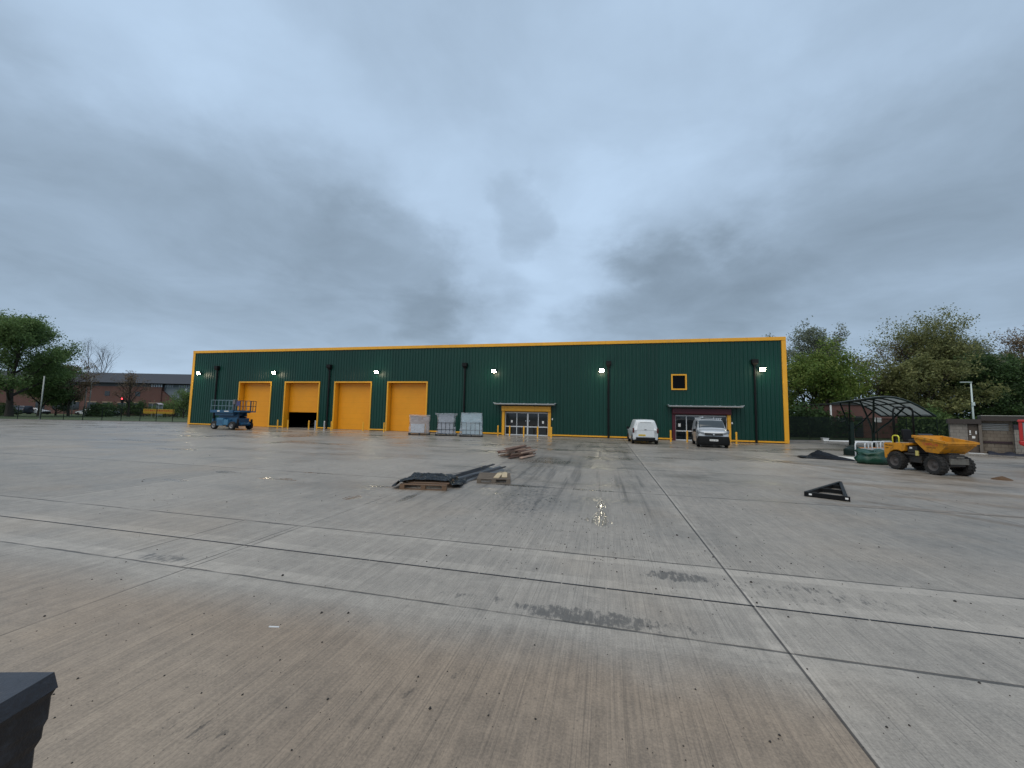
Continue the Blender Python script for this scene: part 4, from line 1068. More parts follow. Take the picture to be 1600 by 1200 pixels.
# ------------------------------------------------------------------ site dumper
def dumper():
    t = thing('site_dumper', 'muddy yellow front tip site dumper with chunky tyres on the right', 'dumper', (12.48, 19.28, 0), R(-80))
    t.scale = (.97, .80, .98)
    ye = M('dumper_yellow', (.66, .275, .012), .48, var=.22, scale=2.2, dirt=.55, dirtc=(.25, .125, .03))
    gm = M('dumper_dark_steel', (.035, .033, .031), .6, var=.3, scale=3, dirt=.4, dirtc=(.10, .08, .06))
    gg = M('dumper_grey_steel', (.12, .115, .10), .6, var=.3, scale=3, dirt=.4, dirtc=(.07, .055, .04))
    prof = [(.05, 1.46, .66), (.11, 1.24, .64), (.46, .86, .56), (.95, .84, .56), (1.33, 1.18, .64), (1.30, 1.28, .66)]
    sk = MB()
    vs = [(x, s_ * w_, z) for s_ in (1, -1) for (x, z, w_) in prof]
    fs = [(0, 1, 2, 3, 4, 5), (11, 10, 9, 8, 7, 6)] + [(i, i + 6, i + 7, i + 1) for i in range(5)]
    sk.add(vs, fs)
    so = sk.build('skip', ye, t, solid=.035)
    rm = MB()
    for s_ in (1, -1):
        rm.beam((.04, s_ * .70, 1.44), (1.34, s_ * .70, 1.265), .07, .085)
    rm.beam((.03, -.70, 1.44), (.03, .70, 1.44), .06, .10); rm.beam((1.35, -.735, 1.262), (1.35, .735, 1.262), .06, .07)
    rm.build('skip_rim', ye, so)
    mu = MB(); mu.grid(lambda a, b: (.20 + 1.02 * a, (b - .5) * 1.16, 1.13 - .04 * a + .10 * nz(a * 3, b * 3, 1.4, 1) + .08 * math.sin(PI * a)), 16, 12); mu.build('spoil', M('brown_spoil', (.10, .055, .025), .9, var=.4, scale=6, bump=.03, bscale=12), so, fixn=False)
    red = M('faded_red_lettering', (.62, .09, .05), .5, var=.1)
    # near side is the machine's right: -y
    n_ = math.atan2(.10, .40)
    lettering('side_lettering', 'T.A.MM-TES', .17, red, so, (.70, -.655, 1.16), (PI / 2 + R(-14), 0, 0), width=.62)
    lettering('small_lettering', 'PLANT HIRE', .06, M('dark_lettering', (.12, .05, .02), .5), so, (.72, -.630, 1.03), (PI / 2 + R(-14), 0, 0), width=.36)
    fc = MB(); fc.box(.35, 1.16, -.34, .34, .36, .80); fc.box(.55, 1.05, -.25, .25, .80, .86); fc.build('front_chassis', gm, t, bevel=.02)
    ax = MB(); ax.tube((.83, -.45, .37), (.83, .45, .37), .09, n=10); ax.tube((-.83, -.45, .37), (-.83, .45, .37), .09, n=10); ax.build('axle', gm, t)
    fp = MB(); fp.box(1.17, 1.24, -.40, .40, .44, .66); fp.box(1.241, 1.27, -.16, .16, .68, .74); fp.build('front_plate', gg, t, bevel=.015)
    rc = MB(); rc.box(-1.25, .05, -.36, .36, .36, .66); rc.box(-.10, .45, -.14, .14, .42, .60); rc.box(-.55, .0, -.52, .52, .66, .74); rc.build('rear_chassis', gm, t, bevel=.02)
    arch = [(-.83 + .46 * math.cos(R(a_)), .37 + .46 * math.sin(R(a_))) for a_ in range(62, 176, 10)]
    cv = MB(); cv.prism([(-1.36, .40), (-1.42, .46), (-1.44, 1.06), (-1.38, 1.10), (-.22, 1.16), (-.22, 1.06), (-.40, 1.04), (-.46, .82)] + arch, 'y', -.60, .60)
    co = cv.build('engine_cover', ye, t, bevel=.02)
    lettering('maker_lettering', 'MECALAC', .085, ink, co, (-1.14, -.606, 1.00), (PI / 2, 0, 0), width=.40)
    lettering('model_lettering', '6MDX', .07, ink, co, (-1.26, -.606, .88), (PI / 2, 0, 0), width=.14)
    sp = MB(); sp.box(-.40, .02, -.50, .50, .76, 1.03); sp.build('side_panel', M('dumper_black_panel', (.02, .02, .021), .5, var=.2), t, bevel=.02)
    stk = MB(); stk.box(-.30, -.18, -.508, -.503, .92, .99); stk.build('sticker', paper, t)
    fl = MB(); fl.box(-.02, .10, -.545, -.50, .66, .86); fl.build('warning_tag', M('pale_yellow_tag', (.62, .52, .16), .6), t)
    se = MB(); se.box(-.85, -.42, -.25, .25, 1.17, 1.28); se.obox((-.86, 0, 1.47), (.10, .46, .46), ry=R(-8)); se.build('seat', M('black_seat_vinyl', (.008, .008, .009), .6, spec=.2), t, bevel=.04)
    st_ = MB(); st_.tube((-.05, 0, .95), (-.26, 0, 1.44), .025, n=8)
    st_.path([(-.27 + .17 * math.cos(R(30)) * math.cos(k * PI / 9), .17 * math.sin(k * PI / 9), 1.45 + .17 * .5 * math.cos(k * PI / 9)) for k in range(19)], .014, 6, False)
    st_.build('steering_wheel', black_plastic, t)
    cs = MB(); cs.box(-.42, .02, -.42, .42, 1.165, 1.30); cs.prism([(-.16, 1.301), (.02, 1.301), (.02, 1.50), (-.06, 1.56)], 'y', -.34, .34); cs.build('console', M('dumper_black_panel', None), t, bevel=.02)
    ro = MB()
    ro.path([(-.98, -.50, 1.10), (-.98, -.50, 2.45), (-.98, -.46, 2.58), (-.98, -.34, 2.66), (-.98, .34, 2.66), (-.98, .46, 2.58), (-.98, .50, 2.45), (-.98, .50, 1.10)], .038, 10); ro.build('roll_bar', M('roll_bar_black', (.006, .008, .0075), .5, spec=.2), t, smooth=True)
    hp = MB(); hp.path([(-1.0, -.57, 1.10), (-1.0, -.57, 1.36), (-.97, -.57, 1.41), (-.93, -.57, 1.43), (-.77, -.57, 1.43), (-.73, -.57, 1.41), (-.70, -.57, 1.36), (-.70, -.57, 1.12)], .026, 8); hp.build('grab_rail', M('lime_yellow_rail', (.70, .68, .06), .4), t, smooth=True)
    lv = MB()
    for q in (.30, .36): lv.tube((-.12, q, 1.0), (-.08, q, 1.42), .012, n=6)
    lv.build('control_lever', silver, t)
    for x_ in (.83, -.83):
        for s_ in (-1, 1): wheel(t, (x_, s_ * .57, .372), .372, .34, s_, lugs=True)
dumper()
for k, (x_, y_, r_, lb) in enumerate(((13.62, 17.75, .30, 'clod of brown mud on the concrete by the dumper front wheel'),)):
    b_ = MB(); b_.grid(lambda a, b: (math.cos(2 * PI * a) * r_ * (1 - b) * (1 + .3 * nz(math.cos(2 * PI * a), math.sin(2 * PI * a), 1.5, 3)), math.sin(2 * PI * a) * r_ * (1 - b) * .7, .13 * b ** .7), 18, 6)
    o = b_.build('mud_clod', M('brown_spoil', None)); o.location = (x_, y_, .001); tag(o, lb, 'mud')

# ------------------------------------------------------------------ cycle shelter, hoops
def cycle_shelter():
    hf, hn, ln, lf = (Vector(v) for v in ((18.48, 38.39, 3.44), (15.42, 28.38, 3.34), (19.61, 29.47, 2.37), (22.51, 39.45, 2.45)))
    base = Vector((18.6, 34.0, 0))
    t = thing('cycle_shelter', 'dark green steel cycle shelter with a curved translucent roof', 'shelter', base)
    def P_(a, b, up=0.0):
        """a along the shelter (0 near, 1 far), b across (0 high, 1 low)"""
        p = hn.lerp(hf, a).lerp(ln.lerp(lf, a), b); p = p + Vector((0, 0, .62 * math.sin(PI * min(1, b * .92 + .04)) + up))
        return p - base
    gm = M('shelter_dark_green', (.003, .013, .010), .5, var=.15, spec=.25)
    mm, n = newmat('translucent_roof_sheet')
    x, y, z = n.sep(n.coord('Object')); a_ = n.noise(n.comb(x, y, z), .8, 4, .6)
    p = n.out(n.scalecol((.55, .58, .56), .7 + a_ * .5), .35, spec=.5, trans=0.0)
    tr = n.new('ShaderNodeBsdfTranslucent'); tr.inputs[0].default_value = (.55, .58, .57, 1)
    mxs = n.new('ShaderNodeMixShader'); mxs.inputs[0].default_value = .55
    oo = [q for q in n.nt.nodes if q.type == 'OUTPUT_MATERIAL'][0]
    n.nt.links.new(p.outputs[0], mxs.inputs[1]); n.nt.links.new(tr.outputs[0], mxs.inputs[2]); n.nt.links.new(mxs.outputs[0], oo.inputs[0])
    r_ = MB(); r_.grid(lambda a, b: tuple(P_(a, b)), 16, 20); r_.build('roof_panel', mm, t, smooth=True, solid=.012, fixn=False)
    for k in range(6):
        rb = MB(); rb.path([P_(k / 5, b / 12, -.06) for b in range(13)], .055 if k in (0, 5) else .045, 6); rb.build('rib', gm, t)
    for b in (0.0, .33, .66, 1.0):
        pu = MB(); pu.path([P_(a / 6, b, -.05) for a in range(7)], .05, 6); pu.build('purlin', gm, t)
    for a, fx_ in ((.20, .10), (.82, .10)):
        foot = P_(a, .22); foot = Vector((foot.x, foot.y, 0))
        po = MB(); po.path([foot + Vector((0, 0, .01)), foot + Vector((.05, 0, 1.3)), foot + Vector((.10, 0, 2.0))], .085, 8)
        po = po.build('post', gm, t, smooth=True)
        for (a2, b2) in ((a - .16, .15), (a + .16, .15), (a, .75)):
            q = P_(a2, b2, -.08); m0 = foot + Vector((.05, 0, 1.2)); md = m0.lerp(q, .5) + Vector((0, 0, .12 if b2 < .5 else -.12))
            ar = MB(); ar.path([m0, m0.lerp(md, .5) + Vector((0, 0, .03)), md, md.lerp(q, .5), q], .055, 8); ar.build('curved_arm', gm, po, smooth=True)
        pl = MB(); pl.obox((foot.x, foot.y, .015), (.45, .45, .03)); pl.build('base_plate', gm, po)
cycle_shelter()
# dark moulded foot standing before the hoops
t = tag(MB().lathe([(0, 1.95), (.09, 1.95), (.10, .62), (.22, .50), (.44, .38), (.46, .30), (.46, .0)], 20, 'z').build('post_base', M('post_dark_green', (.003, .013, .010), .5, spec=.25), smooth=False), 'dark green post with a swollen foot beside the first white hoop', 'post')
t.location = (14.0, 27.1, 0); t.scale = (1, .8, 1)
hoop0 = None
for (x_, y_, lb) in ((13.80, 26.5, 'white steel cycle hoop nearest the dark post foot'), (14.72, 27.35, 'white steel cycle hoop, second from the dark post foot'), (15.52, 28.15, 'white steel cycle hoop, third from the dark post foot'), (16.40, 28.95, 'white steel cycle hoop, farthest from the dark post foot')):
    if hoop0 is None:
        b_ = MB(); b_.path([(0, 0, 0), (0, 0, .62), (.03, 0, .72), (.08, 0, .77), (.16, 0, .79), (.84, 0, .79), (.92, 0, .77), (.97, 0, .72), (1.0, 0, .62), (1.0, 0, 0)], .034, 10)
        hoop0 = b_.build('cycle_hoop', M('white_hoop_paint', (.62, .65, .67), .4, var=.06), smooth=True); o = hoop0
        pl = MB()
        for q in (0, 1.0): pl.lathe([(0, .012), (.085, .012), (.085, 0)], 12, 'z', (q, 0, 0))
        pl.build('foot_plate', silver, hoop0); o.location = (x_, y_, 0); o.rotation_euler = (0, 0, R(28))
    else: o = dup(hoop0, (x_, y_, 0), R(28))
    tag(o, lb, 'cycle hoop', 'white cycle hoops in a row')
b_ = MB(); b_.obox((0, 0, .16), (3.2, .05, .28)); o = b_.build('barrier_board', M('pale_barrier_board', (.50, .48, .46), .6, var=.1)); o.location = (16.4, 29.9, .01); o.rotation_euler = (R(-4), 0, R(34)); tag(o, 'long pale board with an orange top edge behind the white hoops', 'board')
q = MB(); q.obox((0, 0, .325), (3.2, .055, .045)); q.build('orange_edge', M('orange_edge_paint', (.72, .26, .05), .5), o)

# ------------------------------------------------------------------ low block hut on the right
hut_rz = R(-33)
HT = thing('block_hut', 'low flat roofed grey block hut with a notice covered door', 'hut', (23.26, 33.8, 0), hut_rz)
HT.scale = (.64, 1, 1)
def block_mat(name, c, c2):
    m, n = newmat(name)
    x, y, z = n.sep(n.coord('Object'))
    bn = n.new('ShaderNodeTexBrick'); n.link(n.comb(x + y, z, 0.0), bn.inputs['Vector'])
    bn.inputs['Scale'].default_value = 1.0; bn.inputs['Brick Width'].default_value = .45; bn.inputs['Row Height'].default_value = .225; bn.inputs['Mortar Size'].default_value = .008
    bn.inputs['Color1'].default_value = (*c, 1); bn.inputs['Color2'].default_value = (*c2, 1); bn.inputs['Mortar'].default_value = (c[0] * .6, c[1] * .6, c[2] * .6, 1)
    a = n.noise(n.comb(x, y, z), 1.2, 5, .6)
    n.out(n.scalecol(bn.outputs[0], .65 + a * .7), .85, height=X(n.nt, bn.outputs[1]) * -1.0, hdist=.01); return m
bm1 = block_mat('grey_blockwork', (.21, .19, .165), (.25, .23, .20)); bm2 = block_mat('tan_blockwork', (.16, .13, .10), (.19, .16, .125))
b_ = MB(); b_.box(0, 1.25, 0, 2.4, 0, 1.98); b_.build('wall', bm1, HT)
b_ = MB(); b_.box(1.252, 2.0, .10, 2.4, 0, 1.98); b_.build('door_wall', M('dark_recess_wall', (.06, .05, .042), .8), HT)
b_ = MB(); b_.box(1.30, 1.95, .06, .099, .02, 1.92); dr = b_.build('door', M('brown_door', (.085, .065, .05), .7, var=.2), HT)
for (x_, z_, a_, c_) in ((1.42, 1.45, .07, .09), (1.42, 1.28, .09, .025), (1.83, 1.40, .07, .11), (1.64, 1.08, .15, .08)):
    q = MB(); q.box(x_ - a_ / 1.4, x_ + a_ / 1.4, .045, .059, z_ - c_, z_ + c_); q.build('notice', paper, dr)
b_ = MB(); b_.box(2.003, 2.22, -.12, 2.4, 0, 1.98); b_.build('pier', M('pier_blockwork', (.14, .12, .10), .85, var=.2), HT)
b_ = MB(); b_.box(2.223, 4.30, .35, 2.4, 0, 2.2); b_.build('recessed_wall', bm2, HT)
b_ = MB(); b_.box(2.30, 4.2, .30, .349, .72, .86); b_.build('dark_rail', M('maroon_black_rail', (.03, .012, .016), .6), HT)
b_ = MB()
for k in range(4): b_.obox((3.15, .31, 1.62 + k * .12), (1.75, .03, .075), rx=R(35))
b_.build('louvre', M('pale_louvre', (.34, .36, .36), .5), HT)
b_ = MB(); b_.box(4.303, 8.5, -.15, 2.4, 0.12, 1.66); b_.build('right_wall', bm1, HT)
b_ = MB(); b_.box(4.28, 5.35, -.17, .2, 1.662, 1.99); b_.build('dark_vent', M('dark_vent', (.022, .018, .024), .6), HT)
b_ = MB(); b_.box(5.353, 8.5, -.10, 2.4, 1.662, 2.2); b_.build('upper_wall', M('reddish_render', (.11, .06, .055), .8), HT)
b_ = MB(); b_.box(-.15, 2.215, -.2, 2.5, 1.983, 2.30); b_.box(2.218, 8.6, -.1, 2.5, 2.203, 2.52); b_.build('fascia', M('dark_fascia', (.038, .030, .026), .7, var=.2), HT)
b_ = MB(); b_.box(2.218, 8.62, -.13, 2.5, 2.523, 2.565); b_.build('roof_edge', M('pale_roof_edge', (.30, .30, .27), .6), HT)
o = cloth('dark_sheeting', 'dark blue black sheeting lying along the foot of the hut', 'sheeting', M('dark_blue_sheet', (.014, .018, .03), .5, bump=.03, bscale=4), lambda a, b: ((a - .5) * 3.2, (b - .5) * 1.1, .02 + .26 * math.sin(PI * b) * (.5 + .5 * math.sin(a * 9 + 1) ** 2) + .04 * nz(a * 4, b * 3, 1.5, 2)), 36, 14)
o.location = (25.3, 32.0, 0); o.rotation_euler = (0, 0, R(-33)); o.scale = (.7, 1, .8)
b_ = MB(); b_.obox((0, 0, .03), (1.3, .10, .05)); o = b_.build('white_bar', white_pl); o.location = (24.2, 32.7, .001); o.rotation_euler = (0, 0, R(-25)); tag(o, 'white bar lying on the ground before the hut door', 'bar')

# red machine cut by the right edge
def red_machine():
    t = thing('red_forklift', 'red site machine with a glazed cab, cut off by the right edge', 'forklift', (18.92, 23.55, 0), R(-38))
    red_ = M('machine_red', (.42, .018, .015), .35, var=.12, dirt=.1)
    b_ = MB(); b_.prism([(-.1, 1.05), (.15, .92), (1.7, .92), (1.7, 1.25), (-.1, 1.25)], 'y', -.65, .65); b_.build('body', red_, t, bevel=.06)
    for (x_, y_) in ((-.02, -.6), (-.02, .6), (1.5, -.6), (1.5, .6)):
        q = MB(); q.box(x_ - .05, x_ + .05, y_ - .05, y_ + .05, 1.252, 2.08); q.build('cab_pillar', red_, t)
    q = MB(); q.box(-.10, 1.6, -.68, .68, 2.083, 2.20); q.build('cab_roof', red_, t, bevel=.03)
    for y_ in (-.62, .62):
        q = MB(); q.box(.04, 1.44, y_ - .006, y_ + .006, 1.26, 2.07); q.build('cab_window', M('pale_glass', (.22, .26, .25), .1, var=.2), t)
    q = MB(); q.box(-.03, -.018, -.54, .54, 1.26, 2.07); q.build('rear_window', M('pale_glass', None), t)
    q = MB(); q.box(.1, 1.8, -.42, .42, .38, .915); q.build('chassis', dark_metal, t)
    for x_ in (.55, 1.6):
        for s_ in (-1, 1): wheel(t, (x_, s_ * .58, .38), .38, .30, s_)
red_machine()

# street lamp behind the hut
s_ = far_spot(1517, 45.0)
t = thing('street_lamp', 'pale grey lamp column rising behind the block hut', 'street lamp', (s_.x, s_.y, 0))
b_ = MB(); b_.tube((0, 0, 0), (0, 0, 6.75), .11, .06, 10); b_.build('column', M('pale_lamp_column', (.50, .58, .56), .5, var=.06), t, smooth=True)
b_ = MB(); b_.obox((-.45, 0, 6.78), (1.05, .22, .09)); b_.build('lamp_head', M('pale_lamp_column', None), t, bevel=.03, )
b_ = MB(); b_.box(-.14, .14, -.16, -.08, 4.1, 4.5); b_.build('control_box', M('pale_lamp_column', None), t)

# black stepped block in the near left corner
t = thing('stepped_block', 'near black slab topped block with stepped edges, bottom left corner', 'block', (-1.796, 1.008, .030), R(16))
blk = M('black_moulded_block', (.012, .012, .015), .5, var=.25, scale=8, bump=.004, bscale=60, dirt=.5, dirtc=(.045, .045, .05))
prof = [(0.0, 1.0), (0.0, .945), (.007, .925), (.008, .855), (.014, .835), (.015, .80), (.024, .775), (.027, -.03)]
b_ = MB()
rings = [[(-.52 + o_, -.52 + o_, z_), (-o_, -.52 + o_, z_), (-o_, -o_, z_), (-.52 + o_, -o_, z_)] for o_, z_ in prof]
vs = [q for r_ in rings[1:] for q in r_]; n_ = len(rings) - 1
b_.add(vs, [(4 * i + k, 4 * i + (k + 1) % 4, 4 * (i + 1) + (k + 1) % 4, 4 * (i + 1) + k) for i in range(n_ - 1) for k in range(4)] + [(4 * (n_ - 1) + 3, 4 * (n_ - 1) + 2, 4 * (n_ - 1) + 1, 4 * (n_ - 1))])
b_.build('stepped_body', blk, t, bevel=.009)
b_ = MB(); b_.grid(lambda a, b: (-.52 + .52 * a, -.52 + .52 * b, .9455 + .0545 * min(1, 60 * min(a, 1 - a, b, 1 - b)) + .0012 * nz(a, b, 9, 2)), 60, 60)
b_.build('top_slab', M('slate_blue_top', (.034, .038, .048), .5, var=.5, scale=9, bump=.004, bscale=50, dirt=.3, dirtc=(.07, .075, .085)), t)
# litter
b_ = MB(); b_.obox((0, 0, .004), (.09, .012, .008)); o = b_.build('white_stick', white_pl); o.location = (-2.87, 3.06, .0005); o.rotation_euler = (0, 0, R(12)); tag(o, 'short white stick lying on the brown concrete slab', 'stick')
b_ = MB(); b_.obox((0, 0, .004), (.12, .008, .008)); o = b_.build('dark_twig', wood_grey); o.location = (1.58, 2.35, .0005); o.rotation_euler = (0, 0, R(14)); tag(o, 'thin dark twig lying beside the sealed joint', 'twig')
# ------------------------------------------------------------------ fences
fence_m = M('fence_dark_green', (.005, .012, .008), .6, var=.2, spec=.2)
def mesh_fence(label, pts, h_, sp, rng, name='mesh_fence', wr=.006):
    t = thing(name, label, 'fence', (pts[0][0], pts[0][1], 0))
    o = Vector((pts[0][0], pts[0][1], 0)); wires = MB()
    for i in range(len(pts) - 1):
        a, b = Vector((*pts[i], 0)) - o, Vector((*pts[i + 1], 0)) - o
        L_ = (b - a).length; n_ = max(1, round(L_ / 2.6))
        for k in range(n_ + (1 if i == len(pts) - 2 else 0)):
            p_ = a.lerp(b, k / n_); q = MB(); q.beam(p_, p_ + Vector((0, 0, h_ + .06)), .06, .06); q.build('post', fence_m, t)
        m_ = int(L_ / sp)
        for k in range(m_):
            p_ = a.lerp(b, (k + .5) / m_); wires.tube(p_ + Vector((0, 0, .05)), p_ + Vector((0, 0, h_)), wr, n=3, caps=False)
        for z_ in rng: wires.beam(a + Vector((0, 0, z_)), b + Vector((0, 0, z_)), .012, .02)
    wires.build('mesh_panel', fence_m, t, fixn=False)
mesh_fence('dark green mesh fence along the grass at the left edge of the yard', [(-96, 27.6), (-72, 37.9), (-63, 41.1), (-50.4, 42.6)], 1.9, .09, (.1, .5, .9, 1.3, 1.7, 1.88), wr=.004)
mesh_fence('tall dark green fence behind the cycle shelter on the right', [(15.3, 43.0), (24.0, 47.1), (44.0, 47.5)], 2.4, .075, (.15, .9, 1.6, 2.3), wr=.022)

# ------------------------------------------------------------------ trees
def leaf_mat(name, c1, c2):
    m, n = newmat(name)
    x, y, z = n.sep(n.coord('Object'))
    gi = n.new('ShaderNodeNewGeometry'); r_ = X(n.nt, gi.outputs['Random Per Island'])
    a = n.noise(n.comb(x, y, z), .45, 3, .6)
    c = n.mix((r_ * .6 + (a - .5) * 1.2 + .2).clamp(), c1, c2)
    p = n.out(n.scalecol(c, .65 + r_ * .7), .6, spec=.25)
    tr = n.new('ShaderNodeBsdfTranslucent'); n.link(c, tr.inputs[0])
    ms = n.new('ShaderNodeMixShader'); ms.inputs[0].default_value = .38
    oo = [q for q in n.nt.nodes if q.type == 'OUTPUT_MATERIAL'][0]
    n.nt.links.new(p.outputs[0], ms.inputs[1]); n.nt.links.new(tr.outputs[0], ms.inputs[2]); n.nt.links.new(ms.outputs[0], oo.inputs[0])
    return m
LM = {'green': leaf_mat('leaf_mid_green', (0.083, 0.154, 0.049), (0.173, 0.240, 0.083)), 'dark': leaf_mat('leaf_dark_green', (0.033, 0.065, 0.025), (0.073, 0.125, 0.040)),
      'olive': leaf_mat('leaf_olive', (0.123, 0.149, 0.055), (0.240, 0.240, 0.095)), 'sage': leaf_mat('leaf_grey_green', (0.143, 0.203, 0.116), (0.240, 0.240, 0.196)),
      'bright': leaf_mat('leaf_fresh_green', (0.093, 0.187, 0.033), (0.200, 0.230, 0.059)), 'bronze': leaf_mat('leaf_bronze', (0.144, 0.100, 0.062), (0.240, 0.185, 0.118))}
bark = M('dark_bark', (.035, .028, .022), .9, var=.4, scale=3)
bark_p = M('pale_bark', (.13, .12, .105), .9, var=.3, scale=3)

def leaf_mesh(name, pts, size, rs, m, parent, flat=.5):
    n = len(pts)
    nrm = rs.normal(size=(n, 3)); nrm[:, 2] += flat; nrm /= np.linalg.norm(nrm, axis=1)[:, None]
    ax = rs.normal(size=(n, 3)); e1 = ax - nrm * (ax * nrm).sum(1)[:, None]; e1 /= np.linalg.norm(e1, axis=1)[:, None]; e2 = np.cross(nrm, e1)
    s_ = size * rs.uniform(.55, 1.35, n)[:, None]
    v = np.empty((n, 4, 3)); v[:, 0] = pts - e1 * s_; v[:, 1] = pts + e2 * s_ * .55; v[:, 2] = pts + e1 * s_; v[:, 3] = pts - e2 * s_ * .55
    me = bpy.data.meshes.new(name)
    me.vertices.add(n * 4); me.vertices.foreach_set('co', v.reshape(-1).astype(np.float32))
    me.loops.add(n * 4); me.loops.foreach_set('vertex_index', np.arange(n * 4, dtype=np.int32))
    me.polygons.add(n); me.polygons.foreach_set('loop_start', np.arange(0, n * 4, 4, dtype=np.int32))
    try: me.polygons.foreach_set('loop_total', np.full(n, 4, dtype=np.int32))
    except Exception: pass
    me.update(calc_edges=True); me.validate()
    me.materials.append(m)
    o = bpy.data.objects.new(name, me); COL.objects.link(o); o.parent = parent
    return o

def tree(label, loc, h_, rad, leaf='green', n=9000, size=.22, seed=1, up=.5, base=.22, trunk=.3, stems=1, spread=1.0, bare=False, name='tree', cat='tree', barkm=None, group=None, top=1.0, twig=.9, fill=.55):
    """trunk and forking limbs; leaves hang in clumps round the twig ends"""
    rs = np.random.RandomState(seed); rn = random.Random(seed)
    t = thing(name, label, cat, (loc[0], loc[1], loc[2] if len(loc) > 2 else 0), 0, group)
    wd = MB(); tips = []
    def grow(p, d, L_, r_, lev):
        pts = [p]; q = p.copy(); dd = d.copy(); ns = 4
        for i in range(ns):
            dd = (dd + Vector((rn.gauss(0, .14), rn.gauss(0, .14), rn.gauss(0, .08) + .07 * up))).normalized()
            q = q + dd * (L_ / ns); pts.append(q.copy())
        wd.path(pts, [r_ * (1 - .62 * i / ns) for i in range(ns + 1)], 6 if lev < 2 else 4 if lev < 3 else 3, caps=False)
        if lev >= 2:
            for w_ in pts[1:]: tips.append((w_, lev))
        if lev < 4:
            k = {0: 0, 1: 5, 2: 4, 3: 3}[lev]
            for j in range(k):
                f = .30 + .70 * (j + rn.random()) / k
                i0 = min(int(f * ns), ns - 1); p2 = pts[i0].lerp(pts[i0 + 1], f * ns - i0)
                a = rn.uniform(0, 2 * PI); side = Vector((math.cos(a), math.sin(a), rn.uniform(-.25, .5)))
                nd = (dd * (.45 + .5 * up) + side * (.85 - .35 * up) * spread).normalized()
                grow(p2, nd, L_ * rn.uniform(.42, .62), r_ * (1 - .55 * f) * .55, lev + 1)
    for s_ in range(stems):
        a0 = rn.uniform(0, 2 * PI) + s_ * 2 * PI / stems
        lean = Vector((math.cos(a0), math.sin(a0), 0)) * (0 if stems == 1 else .16)
        pts = []; ns = 8; p = Vector((lean.x * 1.2, lean.y * 1.2, 0))
        hh = h_ * (1 if s_ == 0 else rn.uniform(.75, .98)) * .92
        for i in range(ns + 1):
            pts.append(p.copy()); p = p + (Vector((rn.gauss(0, .045), rn.gauss(0, .045), 1)) + lean).normalized() * (hh / ns)
        r0 = trunk / (stems ** .5)
        wd.path(pts, [r0 * (1.25 if i == 0 else 1) * (1 - .86 * i / ns) + .01 for i in range(ns + 1)], 8, caps=False)
        nl = 15 if stems == 1 else 10
        for j in range(nl):
            f = base + (.97 - base) * (j + rn.random() * .6) / nl
            i0 = min(int(f * ns), ns - 1); p2 = pts[i0].lerp(pts[i0 + 1], f * ns - i0)
            g_ = (f - base) / (1 - base)
            L_ = rad * (math.sin(PI * min(1, max(.0, .20 + .80 * g_))) ** .6 * .75 + .30) * rn.uniform(.8, 1.15) * (1 if g_ < .8 else .75)
            a = j * 2.4 + rn.uniform(-.5, .5)
            el_ = R(8 + 55 * up + 26 * g_)
            grow(p2, Vector((math.cos(a) * math.cos(el_), math.sin(a) * math.cos(el_), math.sin(el_))), L_, r0 * (1 - .8 * f) * .6 + .015, 1)
        tips.append((pts[-1], 3))
    wd.build('trunk', barkm or bark, t, smooth=True, fixn=False)
    if not bare:
        tp = np.array([tuple(q) for q, l in tips]); lv = np.array([l for q, l in tips])
        wgt = np.where(lv >= 3, 1.0, .45) * rs.uniform(.2, 1.6, len(tp)); wgt /= wgt.sum()
        idx = rs.choice(len(tp), n, p=wgt)
        sg = twig * rs.uniform(.35, 1.0, len(tp))
        P_ = tp[idx] + np.clip(rs.normal(size=(n, 3)), -1.5, 1.5) * (sg[idx] * fill)[:, None] * np.array((1, 1, .8))
        P_[:, 2] = np.maximum(P_[:, 2], .4)
        leaf_mesh('crown', P_, size, rs, LM[leaf], t)
    return t

def fp(px, dep):
    v = far_spot(px, dep, -.05); return (v.x, v.y, -.05)
# left side
tree('big broad leafy tree at the far left edge of the picture', fp(20, 70), 16.0, 7.1, 'green', 44200, 0.16, 3, up=.5, base=.17, trunk=.5, spread=1.1, twig=1.7, fill=.6)
tree('mid green bushy tree behind the tall pale yard pole', fp(66, 78), 9.6, 4.2, 'green', 22100, 0.16, 8, up=.45, base=.12, trunk=.25, twig=1.5)
tree('small bronze leaved tree before the left end of the slate roof', fp(112, 82), 9.8, 3.6, 'bronze', 7140, 0.13, 12, up=.45, base=.25, trunk=.2)
tree('bare leafless tree standing above the slate roofed office', fp(157, 112), 21.5, 4.6, bare=True, seed=5, up=.85, base=.45, trunk=.25, stems=3)
tree('thin leaved tree before the middle of the brick office front', fp(205, 88), 8.4, 3.0, 'bronze', 1530, 0.13, 17, up=.7, base=.25, trunk=.22)
tree('low leafy tree beside the warehouse left corner', fp(291, 84), 4.6, 2.2, 'green', 4080, 0.13, 21, up=.5, base=.1, trunk=.1)
tree('round dark green shrub beside the bronze leaved tree', fp(92, 84), 5.2, 3.0, 'dark', 6460, 0.18, 24, up=.3, base=.08, trunk=.15, name='shrub', cat='shrub')
